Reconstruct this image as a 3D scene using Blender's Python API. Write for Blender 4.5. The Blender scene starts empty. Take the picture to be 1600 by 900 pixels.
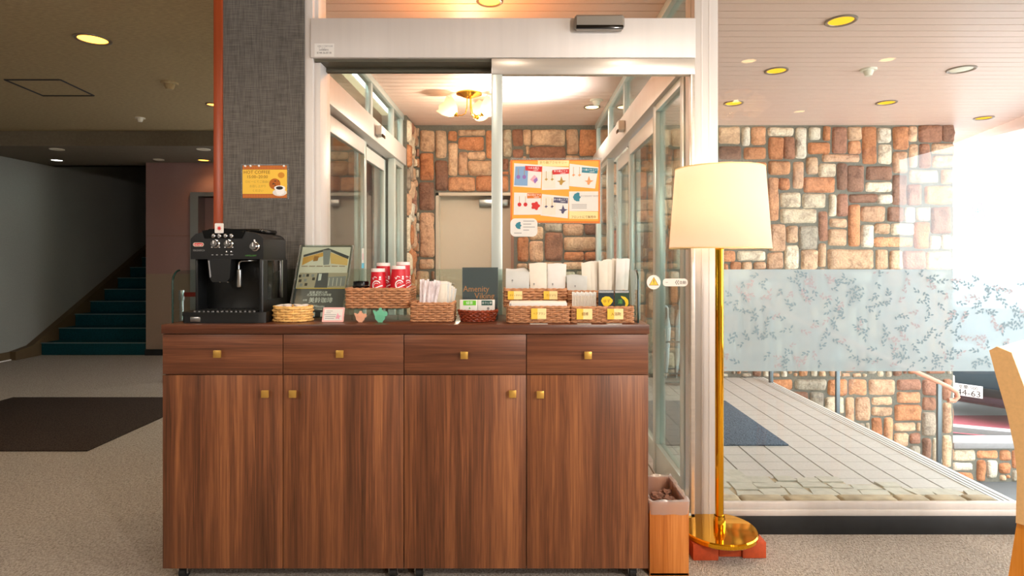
import bpy, bmesh, math, random
from mathutils import Vector, Matrix, noise

RN = random.Random(11)
PI = math.pi
C = bpy.context.scene.collection
F, CX, CY, H = 920.0, 811.0, 402.0, 1.225      # lens and eye height measured from the photograph

def X(px, d): return (px - CX) / F * d
def Z(py, d): return H + (CY - py) / F * d

# ------------------------------------------------------------------ materials
def lin(h):
    h = h.lstrip('#')
    out = []
    for i in (0, 2, 4):
        c = int(h[i:i+2], 16) / 255
        out.append(c / 12.92 if c <= 0.04045 else ((c + 0.055) / 1.055) ** 2.4)
    return (*out, 1.0)

class NT:
    def __init__(s, name):
        s.m = bpy.data.materials.new(name); s.m.use_nodes = True
        s.t = s.m.node_tree; s.t.nodes.clear()
        s.out = s.n('ShaderNodeOutputMaterial')
    def n(s, typ, **kw):
        nd = s.t.nodes.new(typ)
        for k, v in kw.items():
            if hasattr(nd, k) and k not in nd.inputs: setattr(nd, k, v)
            else: nd.inputs[k].default_value = v
        return nd
    def l(s, a, b): s.t.links.new(a, b)

def mat(name, col, rough=0.5, metal=0.0, noise_scale=None, noise_amt=0.15, stretch=(1, 1, 1), bump=0.0, bump_scale=None,
        spec=0.5, emit=None, emit_s=0.0, sheen=0.0, trans=0.0, coat=0.0):
    a = NT(name); c = lin(col) if isinstance(col, str) else col
    p = a.n('ShaderNodeBsdfPrincipled')
    p.inputs['Base Color'].default_value = c
    p.inputs['Roughness'].default_value = rough
    p.inputs['Metallic'].default_value = metal
    p.inputs['Specular IOR Level'].default_value = spec
    if coat: p.inputs['Coat Weight'].default_value = coat; p.inputs['Coat Roughness'].default_value = 0.08
    if sheen: p.inputs['Sheen Weight'].default_value = sheen
    if emit:
        p.inputs['Emission Color'].default_value = lin(emit); p.inputs['Emission Strength'].default_value = emit_s
    tc = a.n('ShaderNodeTexCoord'); mp = a.n('ShaderNodeMapping'); mp.inputs['Scale'].default_value = stretch
    a.l(tc.outputs['Object'], mp.inputs['Vector'])
    if noise_scale:
        nz = a.n('ShaderNodeTexNoise'); nz.inputs['Scale'].default_value = noise_scale; nz.inputs['Detail'].default_value = 4
        a.l(mp.outputs[0], nz.inputs['Vector'])
        mx = a.n('ShaderNodeMix', data_type='RGBA')
        mx.inputs['A'].default_value = tuple(max(0, x * (1 - noise_amt)) for x in c[:3]) + (1,)
        mx.inputs['B'].default_value = tuple(min(1, x * (1 + noise_amt)) for x in c[:3]) + (1,)
        rp = a.n('ShaderNodeMapRange'); rp.inputs['From Min'].default_value = 0.3; rp.inputs['From Max'].default_value = 0.7
        a.l(nz.outputs['Fac'], rp.inputs['Value']); a.l(rp.outputs[0], mx.inputs['Factor'])
        a.l(mx.outputs['Result'], p.inputs['Base Color'])
    if bump:
        nb = a.n('ShaderNodeTexNoise'); nb.inputs['Scale'].default_value = bump_scale or noise_scale or 50
        nb.inputs['Detail'].default_value = 3
        a.l(mp.outputs[0], nb.inputs['Vector'])
        b = a.n('ShaderNodeBump'); b.inputs['Strength'].default_value = bump; b.inputs['Distance'].default_value = 0.004
        a.l(nb.outputs['Fac'], b.inputs['Height']); a.l(b.outputs[0], p.inputs['Normal'])
    if trans:
        tr = a.n('ShaderNodeBsdfTranslucent'); tr.inputs['Color'].default_value = c
        mix = a.n('ShaderNodeMixShader'); mix.inputs[0].default_value = trans
        a.l(p.outputs[0], mix.inputs[1]); a.l(tr.outputs[0], mix.inputs[2]); a.l(mix.outputs[0], a.out.inputs[0])
    else:
        a.l(p.outputs[0], a.out.inputs[0])
    return a.m

def glass_mat(name, tint='#F4FAF8', f0=0.04, rough=0.0, haze=0.0, hazecol='#FFFFFF', grazing=0.96):
    """Thin clear sheet: it lets light through and mirrors more the flatter it is seen (Schlick)."""
    a = NT(name)
    lw = a.n('ShaderNodeLayerWeight'); lw.inputs['Blend'].default_value = 0.5
    pw = a.n('ShaderNodeMath', operation='POWER'); pw.inputs[1].default_value = 5
    ma = a.n('ShaderNodeMath', operation='MULTIPLY_ADD'); ma.inputs[1].default_value = grazing; ma.inputs[2].default_value = f0
    a.l(lw.outputs['Facing'], pw.inputs[0]); a.l(pw.outputs[0], ma.inputs[0])
    t = a.n('ShaderNodeBsdfTransparent'); t.inputs['Color'].default_value = lin(tint)
    g = a.n('ShaderNodeBsdfGlossy'); g.inputs['Roughness'].default_value = rough
    mx = a.n('ShaderNodeMixShader')
    a.l(ma.outputs[0], mx.inputs[0]); a.l(g.outputs[0], mx.inputs[2])
    if haze:
        d = a.n('ShaderNodeBsdfTranslucent'); d.inputs['Color'].default_value = lin(hazecol)
        d2 = a.n('ShaderNodeBsdfDiffuse'); d2.inputs['Color'].default_value = lin(hazecol)
        dm = a.n('ShaderNodeMixShader'); a.l(d.outputs[0], dm.inputs[1]); a.l(d2.outputs[0], dm.inputs[2])
        m2 = a.n('ShaderNodeMixShader'); m2.inputs[0].default_value = haze
        a.l(t.outputs[0], m2.inputs[1]); a.l(dm.outputs[0], m2.inputs[2]); a.l(m2.outputs[0], mx.inputs[1])
    else:
        a.l(t.outputs[0], mx.inputs[1])
    a.l(mx.outputs[0], a.out.inputs[0])
    return a.m

def emission(name, col, s):
    a = NT(name); e = a.n('ShaderNodeEmission'); e.inputs[0].default_value = lin(col); e.inputs[1].default_value = s
    a.l(e.outputs[0], a.out.inputs[0]); return a.m

def wood(name, axis, cols, rough=0.38, fine=1.0):
    """Veneer whose grain runs along AXIS ('x' or 'z')."""
    a = NT(name)
    tc = a.n('ShaderNodeTexCoord'); oi = a.n('ShaderNodeObjectInfo')
    ml = a.n('ShaderNodeVectorMath', operation='SCALE'); ml.inputs[0].default_value = (13.7, 5.1, 9.3); a.l(oi.outputs['Random'], ml.inputs['Scale'])
    ad = a.n('ShaderNodeVectorMath', operation='ADD'); a.l(tc.outputs['Object'], ad.inputs[0]); a.l(ml.outputs[0], ad.inputs[1])
    def nz(sc, detail, dist, rough_=0.55):
        mp = a.n('ShaderNodeMapping'); mp.inputs['Scale'].default_value = sc if axis == 'z' else (sc[2], sc[1], sc[0])
        n = a.n('ShaderNodeTexNoise'); n.inputs['Scale'].default_value = 1; n.inputs['Detail'].default_value = detail
        n.inputs['Distortion'].default_value = dist; n.inputs['Roughness'].default_value = rough_
        a.l(ad.outputs[0], mp.inputs[0]); a.l(mp.outputs[0], n.inputs['Vector']); return n
    big = nz((15, 15, 0.4), 2, 0.5); mid = nz((50, 50, 1.5), 4, 2.2); small = nz((210 * fine, 210, 5), 2, 0.3)
    s1 = a.n('ShaderNodeMath', operation='MULTIPLY'); s1.inputs[1].default_value = 0.50; a.l(big.outputs[0], s1.inputs[0])
    s2 = a.n('ShaderNodeMath', operation='MULTIPLY_ADD'); s2.inputs[1].default_value = 0.33; a.l(mid.outputs[0], s2.inputs[0]); a.l(s1.outputs[0], s2.inputs[2])
    s3 = a.n('ShaderNodeMath', operation='MULTIPLY_ADD'); s3.inputs[1].default_value = 0.20; a.l(small.outputs[0], s3.inputs[0]); a.l(s2.outputs[0], s3.inputs[2])
    r = a.n('ShaderNodeValToRGB'); e = r.color_ramp.elements
    e[0].position = 0.36; e[0].color = lin(cols[0]); e[1].position = 0.66; e[1].color = lin(cols[2])
    k = e.new(0.50); k.color = lin(cols[1])
    a.l(s3.outputs[0], r.inputs[0])
    p = a.n('ShaderNodeBsdfPrincipled'); p.inputs['Roughness'].default_value = rough
    a.l(r.outputs[0], p.inputs['Base Color'])
    b = a.n('ShaderNodeBump'); b.inputs['Strength'].default_value = 0.12; b.inputs['Distance'].default_value = 0.001
    a.l(small.outputs[0], b.inputs['Height']); a.l(b.outputs[0], p.inputs['Normal'])
    a.l(p.outputs[0], a.out.inputs[0]); return a.m

def stone_mat():
    a = NT('field_stone')
    at = a.n('ShaderNodeAttribute', attribute_name='tint')
    tc = a.n('ShaderNodeTexCoord')
    n1 = a.n('ShaderNodeTexNoise'); n1.inputs['Scale'].default_value = 12; n1.inputs['Detail'].default_value = 5; n1.inputs['Distortion'].default_value = 0.8
    n2 = a.n('ShaderNodeTexNoise'); n2.inputs['Scale'].default_value = 55; n2.inputs['Detail'].default_value = 4
    a.l(tc.outputs['Object'], n1.inputs['Vector']); a.l(tc.outputs['Object'], n2.inputs['Vector'])
    r = a.n('ShaderNodeValToRGB'); e = r.color_ramp.elements
    e[0].position = 0.33; e[0].color = (0.60, 0.54, 0.53, 1); e[1].position = 0.62; e[1].color = (1.12, 1.10, 1.06, 1)
    k = e.new(0.46); k.color = (0.95, 0.92, 0.9, 1)
    a.l(n1.outputs[0], r.inputs[0])
    m = a.n('ShaderNodeMix', data_type='RGBA', blend_type='MULTIPLY'); m.inputs['Factor'].default_value = 0.85
    a.l(at.outputs['Color'], m.inputs['A']); a.l(r.outputs[0], m.inputs['B'])
    r2 = a.n('ShaderNodeValToRGB'); e = r2.color_ramp.elements
    e[0].position = 0.35; e[0].color = (0.78, 0.76, 0.74, 1); e[1].position = 0.65; e[1].color = (1.12, 1.12, 1.12, 1)
    a.l(n2.outputs[0], r2.inputs[0])
    m2 = a.n('ShaderNodeMix', data_type='RGBA', blend_type='MULTIPLY'); m2.inputs['Factor'].default_value = 0.8
    a.l(m.outputs['Result'], m2.inputs['A']); a.l(r2.outputs[0], m2.inputs['B'])
    p = a.n('ShaderNodeBsdfPrincipled'); p.inputs['Roughness'].default_value = 0.85; p.inputs['Specular IOR Level'].default_value = 0.25
    a.l(m2.outputs['Result'], p.inputs['Base Color'])
    b = a.n('ShaderNodeBump'); b.inputs['Strength'].default_value = 0.9; b.inputs['Distance'].default_value = 0.012
    a.l(n2.outputs[0], b.inputs['Height']); a.l(b.outputs[0], p.inputs['Normal'])
    a.l(p.outputs[0], a.out.inputs[0]); return a.m

def carpet_mat(name, c1, c2, scale=260, rot=0.6, bump=0.7):
    a = NT(name)
    tc = a.n('ShaderNodeTexCoord')
    mp = a.n('ShaderNodeMapping'); mp.inputs['Rotation'].default_value = (0, 0, rot); mp.inputs['Scale'].default_value = (1, 0.45, 1)
    a.l(tc.outputs['Object'], mp.inputs[0])
    v = a.n('ShaderNodeTexVoronoi'); v.inputs['Scale'].default_value = scale; a.l(mp.outputs[0], v.inputs['Vector'])
    n = a.n('ShaderNodeTexNoise'); n.inputs['Scale'].default_value = 90; n.inputs['Detail'].default_value = 5; a.l(tc.outputs['Object'], n.inputs['Vector'])
    ad = a.n('ShaderNodeMath', operation='MULTIPLY_ADD'); ad.inputs[1].default_value = 0.7
    a.l(v.outputs['Distance'], ad.inputs[0]); a.l(n.outputs['Fac'], ad.inputs[2])
    mr = a.n('ShaderNodeMapRange'); mr.inputs['From Min'].default_value = 0.45; mr.inputs['From Max'].default_value = 1.15; a.l(ad.outputs[0], mr.inputs['Value'])
    mx = a.n('ShaderNodeMix', data_type='RGBA'); mx.inputs['A'].default_value = lin(c1); mx.inputs['B'].default_value = lin(c2)
    a.l(mr.outputs[0], mx.inputs['Factor'])
    p = a.n('ShaderNodeBsdfPrincipled'); p.inputs['Roughness'].default_value = 0.95; p.inputs['Specular IOR Level'].default_value = 0.1
    a.l(mx.outputs['Result'], p.inputs['Base Color'])
    b = a.n('ShaderNodeBump'); b.inputs['Strength'].default_value = bump; b.inputs['Distance'].default_value = 0.004; b.invert = True
    a.l(v.outputs['Distance'], b.inputs['Height']); a.l(b.outputs[0], p.inputs['Normal'])
    a.l(p.outputs[0], a.out.inputs[0]); return a.m

def cloth_wall_mat():
    a = NT('grey_fabric_wallpaper')
    tc = a.n('ShaderNodeTexCoord')
    def nz(sc):
        mp = a.n('ShaderNodeMapping'); mp.inputs['Scale'].default_value = sc
        n = a.n('ShaderNodeTexNoise'); n.inputs['Scale'].default_value = 1; n.inputs['Detail'].default_value = 3
        a.l(tc.outputs['Object'], mp.inputs[0]); a.l(mp.outputs[0], n.inputs['Vector']); return n
    h = nz((14, 14, 330)); v = nz((330, 330, 14))
    ad = a.n('ShaderNodeMath', operation='ADD'); a.l(h.outputs[0], ad.inputs[0]); a.l(v.outputs[0], ad.inputs[1])
    mr = a.n('ShaderNodeMapRange'); mr.inputs['From Min'].default_value = 0.8; mr.inputs['From Max'].default_value = 1.2; a.l(ad.outputs[0], mr.inputs['Value'])
    mx = a.n('ShaderNodeMix', data_type='RGBA'); mx.inputs['A'].default_value = lin('#4F4C48'); mx.inputs['B'].default_value = lin('#6C6761')
    a.l(mr.outputs[0], mx.inputs['Factor'])
    p = a.n('ShaderNodeBsdfPrincipled'); p.inputs['Roughness'].default_value = 0.8; p.inputs['Specular IOR Level'].default_value = 0.3
    a.l(mx.outputs['Result'], p.inputs['Base Color'])
    b = a.n('ShaderNodeBump'); b.inputs['Strength'].default_value = 0.4; b.inputs['Distance'].default_value = 0.001
    a.l(ad.outputs[0], b.inputs['Height']); a.l(b.outputs[0], p.inputs['Normal'])
    a.l(p.outputs[0], a.out.inputs[0]); return a.m

M = {}
M['alu'] = mat('white_aluminium', '#D6D0CB', 0.46, 0.15, noise_scale=30, noise_amt=0.03, stretch=(1, 1, 0.05))
M['alu_green'] = mat('anodised_aluminium', '#CFD9D5', 0.3, 0.35)
M['alu_dark'] = mat('dark_channel', '#5A5648', 0.5, 0.3)
M['alu_bright'] = mat('brushed_aluminium', '#DED8D0', 0.3, 0.6, noise_scale=60, noise_amt=0.06, stretch=(0.05, 1, 1))
M['glass'] = glass_mat('clear_pane', '#F7FAF9')
M['glass_side'] = glass_mat('greenish_pane', '#EAF3F0', f0=0.05)
M['acrylic'] = glass_mat('clear_acrylic', '#F2F8F5', f0=0.06)
M['acrylic_edge'] = mat('dark_acrylic_edge', '#16302A', 0.15)
M['plastic_clear'] = glass_mat('clear_plastic_sheet', '#F6F8F8', f0=0.05, rough=0.08, haze=0.12)
M['walnut_v'] = wood('walnut_veneer_upright', 'z', ('#472815', '#714329', '#A0663E'))
M['walnut_h'] = wood('walnut_veneer_lengthwise', 'x', ('#4A2A19', '#6A3E28', '#8A5739'))
M['walnut_top'] = wood('walnut_worktop', 'x', ('#46271A', '#5F3624', '#7A4A32'), rough=0.28)
M['beech'] = wood('orange_wood_grain', 'z', ('#A85C20', '#C2722E', '#D98D48'), rough=0.35)
M['redwood'] = mat('red_brown_lacquer', '#96401C', 0.35, noise_scale=40, noise_amt=0.12, stretch=(1, 1, 0.05))
M['brass'] = mat('polished_brass', '#F0B848', 0.12, 1.0)
M['brass_knob'] = mat('brass_knob_metal', '#E0B25C', 0.38, 0.85)
M['gold'] = mat('polished_gold', '#F5B52E', 0.07, 1.0)
M['chrome'] = mat('chrome', '#D8D8D8', 0.15, 1.0)
M['steel'] = mat('brushed_steel', '#B8B8B6', 0.3, 1.0)
M['black_plastic'] = mat('black_plastic', '#0C0E0E', 0.35, noise_scale=300, noise_amt=0.2)
M['black_gloss'] = mat('glossy_black_plastic', '#0A0B0C', 0.12)
M['black_satin'] = mat('satin_black_plastic', '#111314', 0.38)
M['black_matt'] = mat('matt_black', '#0F0F0F', 0.8)
M['rubber'] = mat('black_rubber', '#151515', 0.7)
M['white'] = mat('white_paint', '#EDEBE6', 0.5)
M['paper'] = mat('white_paper', '#E4E1DC', 0.75, noise_scale=40, noise_amt=0.02)
M['paper_warm'] = mat('cream_paper', '#E6DDCE', 0.75, noise_scale=40, noise_amt=0.03)
M['sachet'] = mat('frosted_white_film', '#E2E3DF', 0.4, noise_scale=25, noise_amt=0.05, trans=0.25)
M['stone'] = stone_mat()
M['mortar'] = mat('grey_mortar', '#6C685D', 0.95, noise_scale=60, noise_amt=0.2, bump=0.5)
M['boards'] = mat('pink_beige_ceiling_board', '#E3C4B4', 0.42, noise_scale=220, noise_amt=0.05)
M['groove'] = mat('brown_groove', '#8A6250', 0.9)
M['olive_ceiling'] = mat('textured_olive_ceiling_paper', '#A48E68', 0.9, noise_scale=28, noise_amt=0.16, stretch=(1, 3, 1), bump=0.5, bump_scale=70)
M['carpet'] = carpet_mat('beige_loop_carpet', '#C8BEB2', '#8C8277')
M['doormat'] = carpet_mat('brown_doormat_pile', '#4E423A', '#2E2622', scale=180)
M['mat_blue'] = carpet_mat('blue_grey_mat_pile', '#6F7F90', '#3C4856', scale=150)
M['teal_carpet'] = carpet_mat('teal_stair_carpet', '#1C5C66', '#0C343B', scale=200)
M['hall_wall'] = mat('pale_grey_wallpaper', '#96958E', 0.85, noise_scale=120, noise_amt=0.05, bump=0.2)
M['hall_skirt'] = mat('brown_stair_skirting', '#5C4A30', 0.6)
M['mauve'] = mat('mauve_wall_panel', '#A5817E', 0.8, noise_scale=150, noise_amt=0.04)
M['mauve_low'] = mat('beige_dado_panel', '#A8907F', 0.8, noise_scale=150, noise_amt=0.04)
M['black_base'] = mat('black_skirting', '#1A1D20', 0.45, noise_scale=20, noise_amt=0.25)
M['fabric_wall'] = cloth_wall_mat()
M['tile'] = mat('pale_grey_porch_tile', '#CEC8C2', 0.6, noise_scale=70, noise_amt=0.07, bump=0.15)
M['grout'] = mat('brown_grey_grout', '#7D7263', 0.9)
M['flag'] = mat('pale_flagstone', '#CBC6B8', 0.8, noise_scale=18, noise_amt=0.12, bump=0.4, bump_scale=60)
M['flag_edge'] = mat('tan_edge_stone', '#BCA98C', 0.8, noise_scale=14, noise_amt=0.25, bump=0.5, bump_scale=40)
M['coping'] = mat('pale_coping_stone', '#8E8A8A', 0.8, noise_scale=30, noise_amt=0.05)
M['soil'] = mat('dark_soil', '#3A3836', 0.95, noise_scale=90, noise_amt=0.3)
M['asphalt_near'] = mat('darkened_near_asphalt', '#5C5E60', 0.9, noise_scale=150, noise_amt=0.2)  # near asphalt darkened to offset the strong sky; far part stays pale for bounce
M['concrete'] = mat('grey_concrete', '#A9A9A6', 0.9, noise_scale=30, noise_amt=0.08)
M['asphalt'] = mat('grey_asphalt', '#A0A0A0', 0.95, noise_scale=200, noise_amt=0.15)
M['red_pave'] = mat('red_paving', '#8A3A44', 0.85, noise_scale=60, noise_amt=0.08)
M['door_beige'] = mat('beige_door_paint', '#C9B7A2', 0.55, noise_scale=80, noise_amt=0.02)
M['ink'] = mat('black_ink', '#2B2624', 0.7)
M['ink_brown'] = mat('brown_ink', '#7A4A18', 0.7)
M['ink_grey'] = mat('grey_ink', '#8F8F90', 0.7)
M['ink_white'] = mat('white_ink', '#F5F5F5', 0.6)
M['ink_red'] = mat('red_ink', '#CC2B2B', 0.6)
M['ink_orange'] = mat('orange_ink', '#EE9A62', 0.6)
M['ink_green'] = mat('green_ink', '#5FA84A', 0.6)
M['ink_pink'] = mat('pink_ink', '#E5A5B5', 0.6)
M['ink_purple'] = mat('purple_ink', '#8E6BB0', 0.6)
M['ink_navy'] = mat('navy_ink', '#4A4768', 0.6)
M['ink_teal'] = mat('teal_ink', '#2E7F92', 0.6)
M['ink_gold'] = mat('gold_ink', '#B28C3C', 0.6)
M['ink_blue'] = mat('pale_blue_print', '#7FA4CC', 0.6)
M['yellow'] = mat('yellow_card', '#F2C445', 0.6)
M['yellow_lt'] = mat('pale_yellow_card', '#F6E0A0', 0.6)
M['orange_card'] = mat('orange_card', '#F2A63A', 0.6)
M['orange_deep'] = mat('deep_orange_border', '#D9782C', 0.6)
M['brown_card'] = mat('brown_band', '#9C5A26', 0.6)
M['slate_card'] = mat('slate_card', '#3F4146', 0.35)
M['green_card'] = mat('lime_green_label', '#6CC52C', 0.6)
M['green_dark'] = mat('dark_green_label', '#1F5148', 0.6)
M['dark_pack'] = mat('dark_blue_sachet', '#27333C', 0.25)
M['dark_green_pack'] = mat('dark_green_sachet', '#2E4438', 0.25)
M['silver_pack'] = mat('silver_sachet_edge', '#C9CDD2', 0.25, 0.8)
M['pack_yellow'] = mat('sachet_yellow_print', '#F0C818', 0.5)
M['wicker'] = mat('brown_wicker', '#BE8860', 0.6, noise_scale=60, noise_amt=0.22)
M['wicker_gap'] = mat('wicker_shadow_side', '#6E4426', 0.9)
M['bamboo'] = mat('light_bamboo_strip', '#EDBE74', 0.45, noise_scale=50, noise_amt=0.2)
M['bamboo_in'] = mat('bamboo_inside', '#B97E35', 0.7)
M['red_wicker'] = mat('red_brown_wicker', '#8E3A1C', 0.45, noise_scale=90, noise_amt=0.25)
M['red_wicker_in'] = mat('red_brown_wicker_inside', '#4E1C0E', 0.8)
M['cup_red'] = mat('red_paper_cup', '#C81425', 0.45)
M['cup_white'] = mat('white_paper_cup_base', '#F2E6E2', 0.6)
M['pink'] = mat('pink_card', '#EFB8B4', 0.55)
M['peach'] = mat('peach_plate', '#EBB090', 0.55)
M['mint'] = mat('mint_plate', '#6FBF9C', 0.55)
M['brick'] = mat('orange_red_brick', '#B8481C', 0.75, noise_scale=60, noise_amt=0.12, bump=0.2)
M['bag'] = glass_mat('clear_bin_liner', '#F2F2F4', f0=0.10, rough=0.18, haze=0.36)
M['brown_paper'] = mat('crumpled_brown_wrap', '#8B6250', 0.5, noise_scale=14, noise_amt=0.3)
M['shade'] = mat('cream_lamp_shade_fabric', '#F6EADF', 0.8, trans=0.72)
M['bulb'] = emission('warm_bulb', '#FFD9A0', 16)
M['lens_warm'] = emission('warm_downlight_lens', '#FFB02A', 1.7)
M['lens_bright'] = emission('bright_downlight_lens', '#FFD890', 10)
M['lens_white'] = emission('white_downlight_lens', '#F4FFF4', 8)
M['lens_amber'] = emission('amber_downlight_lens', '#FFA63C', 6)
M['lens_off'] = mat('unlit_downlight_lens', '#DCD3B8', 0.3)
M['ring'] = mat('grey_downlight_ring', '#8E8274', 0.35, 0.6)
M['ring_white'] = mat('cream_ceiling_fitting', '#DDD5C2', 0.5)
M['petal_glass'] = mat('frosted_glass_shade', '#F0DCC8', 0.3, trans=0.6)
M['leather_tan'] = mat('tan_leather', '#E8BE84', 0.5, noise_scale=120, noise_amt=0.05)
M['leather_white'] = mat('cream_white_leather', '#F4EFE8', 0.45, noise_scale=120, noise_amt=0.03)
M['chair_wood'] = wood('orange_chair_wood', 'z', ('#C9761A', '#DB8A26', '#E69B3A'), rough=0.3)
M['car_paint'] = mat('black_car_paint', '#26323A', 0.18, coat=0.6)
M['car_glass'] = mat('car_window_glass', '#5A6A74', 0.05)
M['car_lamp'] = mat('car_lamp_glass', '#DCE6EC', 0.1)
M['umbrella'] = mat('clear_white_umbrella_film', '#F4F6F6', 0.3, trans=0.15)
M['rack_metal'] = mat('grey_painted_rack', '#6E7A7A', 0.4, 0.6)
M['rail_metal'] = mat('grey_rail_post', '#62696C', 0.4, 0.7)
M['rail_wood'] = mat('terracotta_handrail', '#C98468', 0.5)
M['belt_red'] = mat('red_belt', '#8E2418', 0.7)
M['nosing'] = mat('grey_stair_nosing', '#6F8486', 0.5, 0.3)
M['film'] = glass_mat('frosted_blue_film', '#E4EEF2', f0=0.04, rough=0.3, haze=0.56, hazecol='#DCEBF1')
M['leaf'] = mat('grey_blue_leaf_print', '#8196A0', 0.7)
M['leaf_pink'] = mat('pale_pink_leaf_print', '#A9A2A8', 0.7)
M['road_sign_red'] = mat('road_sign_red', '#C8505A', 0.5)

# ------------------------------------------------------------------ mesh builder
def front(d):
    """Points given in the photograph's frame on the upright plane at distance d: (px, py, lift towards the room)."""
    return lambda a, b, h: (X(a, d), d - h, Z(b, d))

class MB:
    def __init__(s): s.v = []; s.f = []; s.mi = []; s.mats = []
    def add(s, vs, fs, m, T=None):
        b = len(s.v)
        s.v.extend([tuple(T @ Vector(p)) for p in vs] if T else [tuple(p) for p in vs])
        if m not in s.mats: s.mats.append(m)
        i = s.mats.index(m)
        for f in fs: s.f.append(tuple(b + k for k in f)); s.mi.append(i)
        return s
    def box(s, x0, x1, y0, y1, z0, z1, m, bev=0.0, seg=2, T=None):
        if x0 > x1: x0, x1 = x1, x0
        if y0 > y1: y0, y1 = y1, y0
        if z0 > z1: z0, z1 = z1, z0
        if bev <= 0:
            vs = [(x, y, z) for z in (z0, z1) for y in (y0, y1) for x in (x0, x1)]
            return s.add(vs, [(0, 2, 3, 1), (4, 5, 7, 6), (0, 1, 5, 4), (2, 6, 7, 3), (0, 4, 6, 2), (1, 3, 7, 5)], m, T)
        bm = bmesh.new(); bmesh.ops.create_cube(bm, size=1)
        for v in bm.verts: v.co = ((x0+x1)/2 + v.co.x*(x1-x0), (y0+y1)/2 + v.co.y*(y1-y0), (z0+z1)/2 + v.co.z*(z1-z0))
        bmesh.ops.bevel(bm, geom=bm.edges[:], offset=min(bev, 0.49*min(x1-x0, y1-y0, z1-z0)), segments=seg, profile=0.5, affect='EDGES')
        return s.bm(bm, m, T)
    def bm(s, bm, m, T=None):
        bm.verts.index_update()
        s.add([v.co[:] for v in bm.verts], [[v.index for v in f.verts] for f in bm.faces], m, T); bm.free(); return s
    def tube(s, pts, r, m, n=8, radii=None, closed=False, T=None, caps=True):
        pts = [Vector(p) for p in pts]; N = len(pts); vs = []; fs = []
        ref = None
        for i, p in enumerate(pts):
            if closed: t = pts[(i+1) % N] - pts[i-1]
            else: t = pts[min(i+1, N-1)] - pts[max(i-1, 0)]
            if t.length < 1e-9: t = Vector((0, 0, 1))
            t.normalize()
            if ref is None:
                ref = Vector((0, 0, 1)) if abs(t.z) < 0.9 else Vector((1, 0, 0))
            u = ref - t * ref.dot(t)
            if u.length < 1e-6: u = t.orthogonal()
            u.normalize(); ref = u; w = t.cross(u); rr = radii[i] if radii else r
            for k in range(n):
                a = 2*PI*k/n; vs.append(p + (u*math.cos(a) + w*math.sin(a)) * rr)
        for i in range(N if closed else N-1):
            j = (i+1) % N
            for k in range(n):
                l = (k+1) % n; fs.append((i*n+k, i*n+l, j*n+l, j*n+k))
        if caps and not closed: fs.append(tuple(range(n-1, -1, -1))); fs.append(tuple((N-1)*n+k for k in range(n)))
        return s.add(vs, fs, m, T)
    def cyl(s, p0, p1, r, m, r1=None, n=20, T=None):
        return s.tube([p0, p1], r, m, n, radii=[r, r if r1 is None else r1], T=T)
    def lathe(s, prof, c, m, n=32, T=None, sx=1, sy=1, close=False):
        vs = []; fs = []
        for (r, z) in prof:
            for k in range(n):
                a = 2*PI*k/n; vs.append((c[0] + r*sx*math.cos(a), c[1] + r*sy*math.sin(a), c[2] + z))
        for i in range(len(prof)-1):
            for k in range(n):
                l = (k+1) % n; fs.append((i*n+k, i*n+l, (i+1)*n+l, (i+1)*n+k))
        if close:
            fs.append(tuple(range(n-1, -1, -1))); fs.append(tuple((len(prof)-1)*n+k for k in range(n)))
        return s.add(vs, fs, m, T)
    def prism(s, poly, fn, h0, h1, m):
        n = len(poly)
        vs = [fn(a, b, h0) for a, b in poly] + [fn(a, b, h1) for a, b in poly]
        fs = [tuple(range(n)), tuple(range(2*n-1, n-1, -1))] + [(i, i+n, (i+1) % n + n, (i+1) % n) for i in range(n)]
        return s.add(vs, fs, m)
    def rect(s, fn, a0, b0, a1, b1, h0, h1, m): return s.prism([(a0, b0), (a1, b0), (a1, b1), (a0, b1)], fn, h0, h1, m)
    def text(s, body, fn, a, b, size, m, h=0.0005, flip=-1, align='CENTER', sq=1.0, rot=0.0):
        """Lettering laid on the plane FN: centre (a, b), cap height about 0.7 * size in FN's units; flip -1 when b grows downwards."""
        vs, fs = glyphs(body, align)
        cr, sr = math.cos(rot), math.sin(rot)
        out = []
        for (x, y) in vs:
            x, y = x*size*sq, (y - 0.35)*size
            x, y = x*cr - y*sr, x*sr + y*cr
            out.append(fn(a + x, b + flip*y, h))
        return s.add(out, fs, m)
    def build(s, name, parent=None, local=False, smooth=True, angle=35, recalc=True, kind=None):
        off = Vector((0, 0, 0))
        if parent is not None and not local:
            q = parent
            while q is not None: off += q.location; q = q.parent
        me = bpy.data.meshes.new(name)
        me.from_pydata([tuple(Vector(p) - off) for p in s.v], [], s.f)
        for m in s.mats: me.materials.append(m)
        me.polygons.foreach_set('material_index', s.mi)
        if recalc:
            bm = bmesh.new(); bm.from_mesh(me); bmesh.ops.recalc_face_normals(bm, faces=bm.faces[:]); bm.to_mesh(me); bm.free()
        if smooth:
            me.polygons.foreach_set('use_smooth', [True]*len(me.polygons)); me.set_sharp_from_angle(angle=math.radians(angle))
        me.update()
        o = bpy.data.objects.new(name, me); C.objects.link(o)
        if parent is not None: o.parent = parent
        if kind: o['kind'] = kind
        return o

_G = {}
def glyphs(body, align):
    k = (body, align)
    if k not in _G:
        c = bpy.data.curves.new('lettering', 'FONT'); c.body = body; c.size = 1; c.align_x = align; c.resolution_u = 2
        o = bpy.data.objects.new('lettering', c); C.objects.link(o); bpy.context.view_layer.update()
        me = bpy.data.meshes.new_from_object(o.evaluated_get(bpy.context.evaluated_depsgraph_get()))
        _G[k] = ([(v.co.x, v.co.y) for v in me.vertices], [tuple(p.vertices) for p in me.polygons])
        bpy.data.objects.remove(o); bpy.data.curves.remove(c); bpy.data.meshes.remove(me)
    return _G[k]

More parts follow.
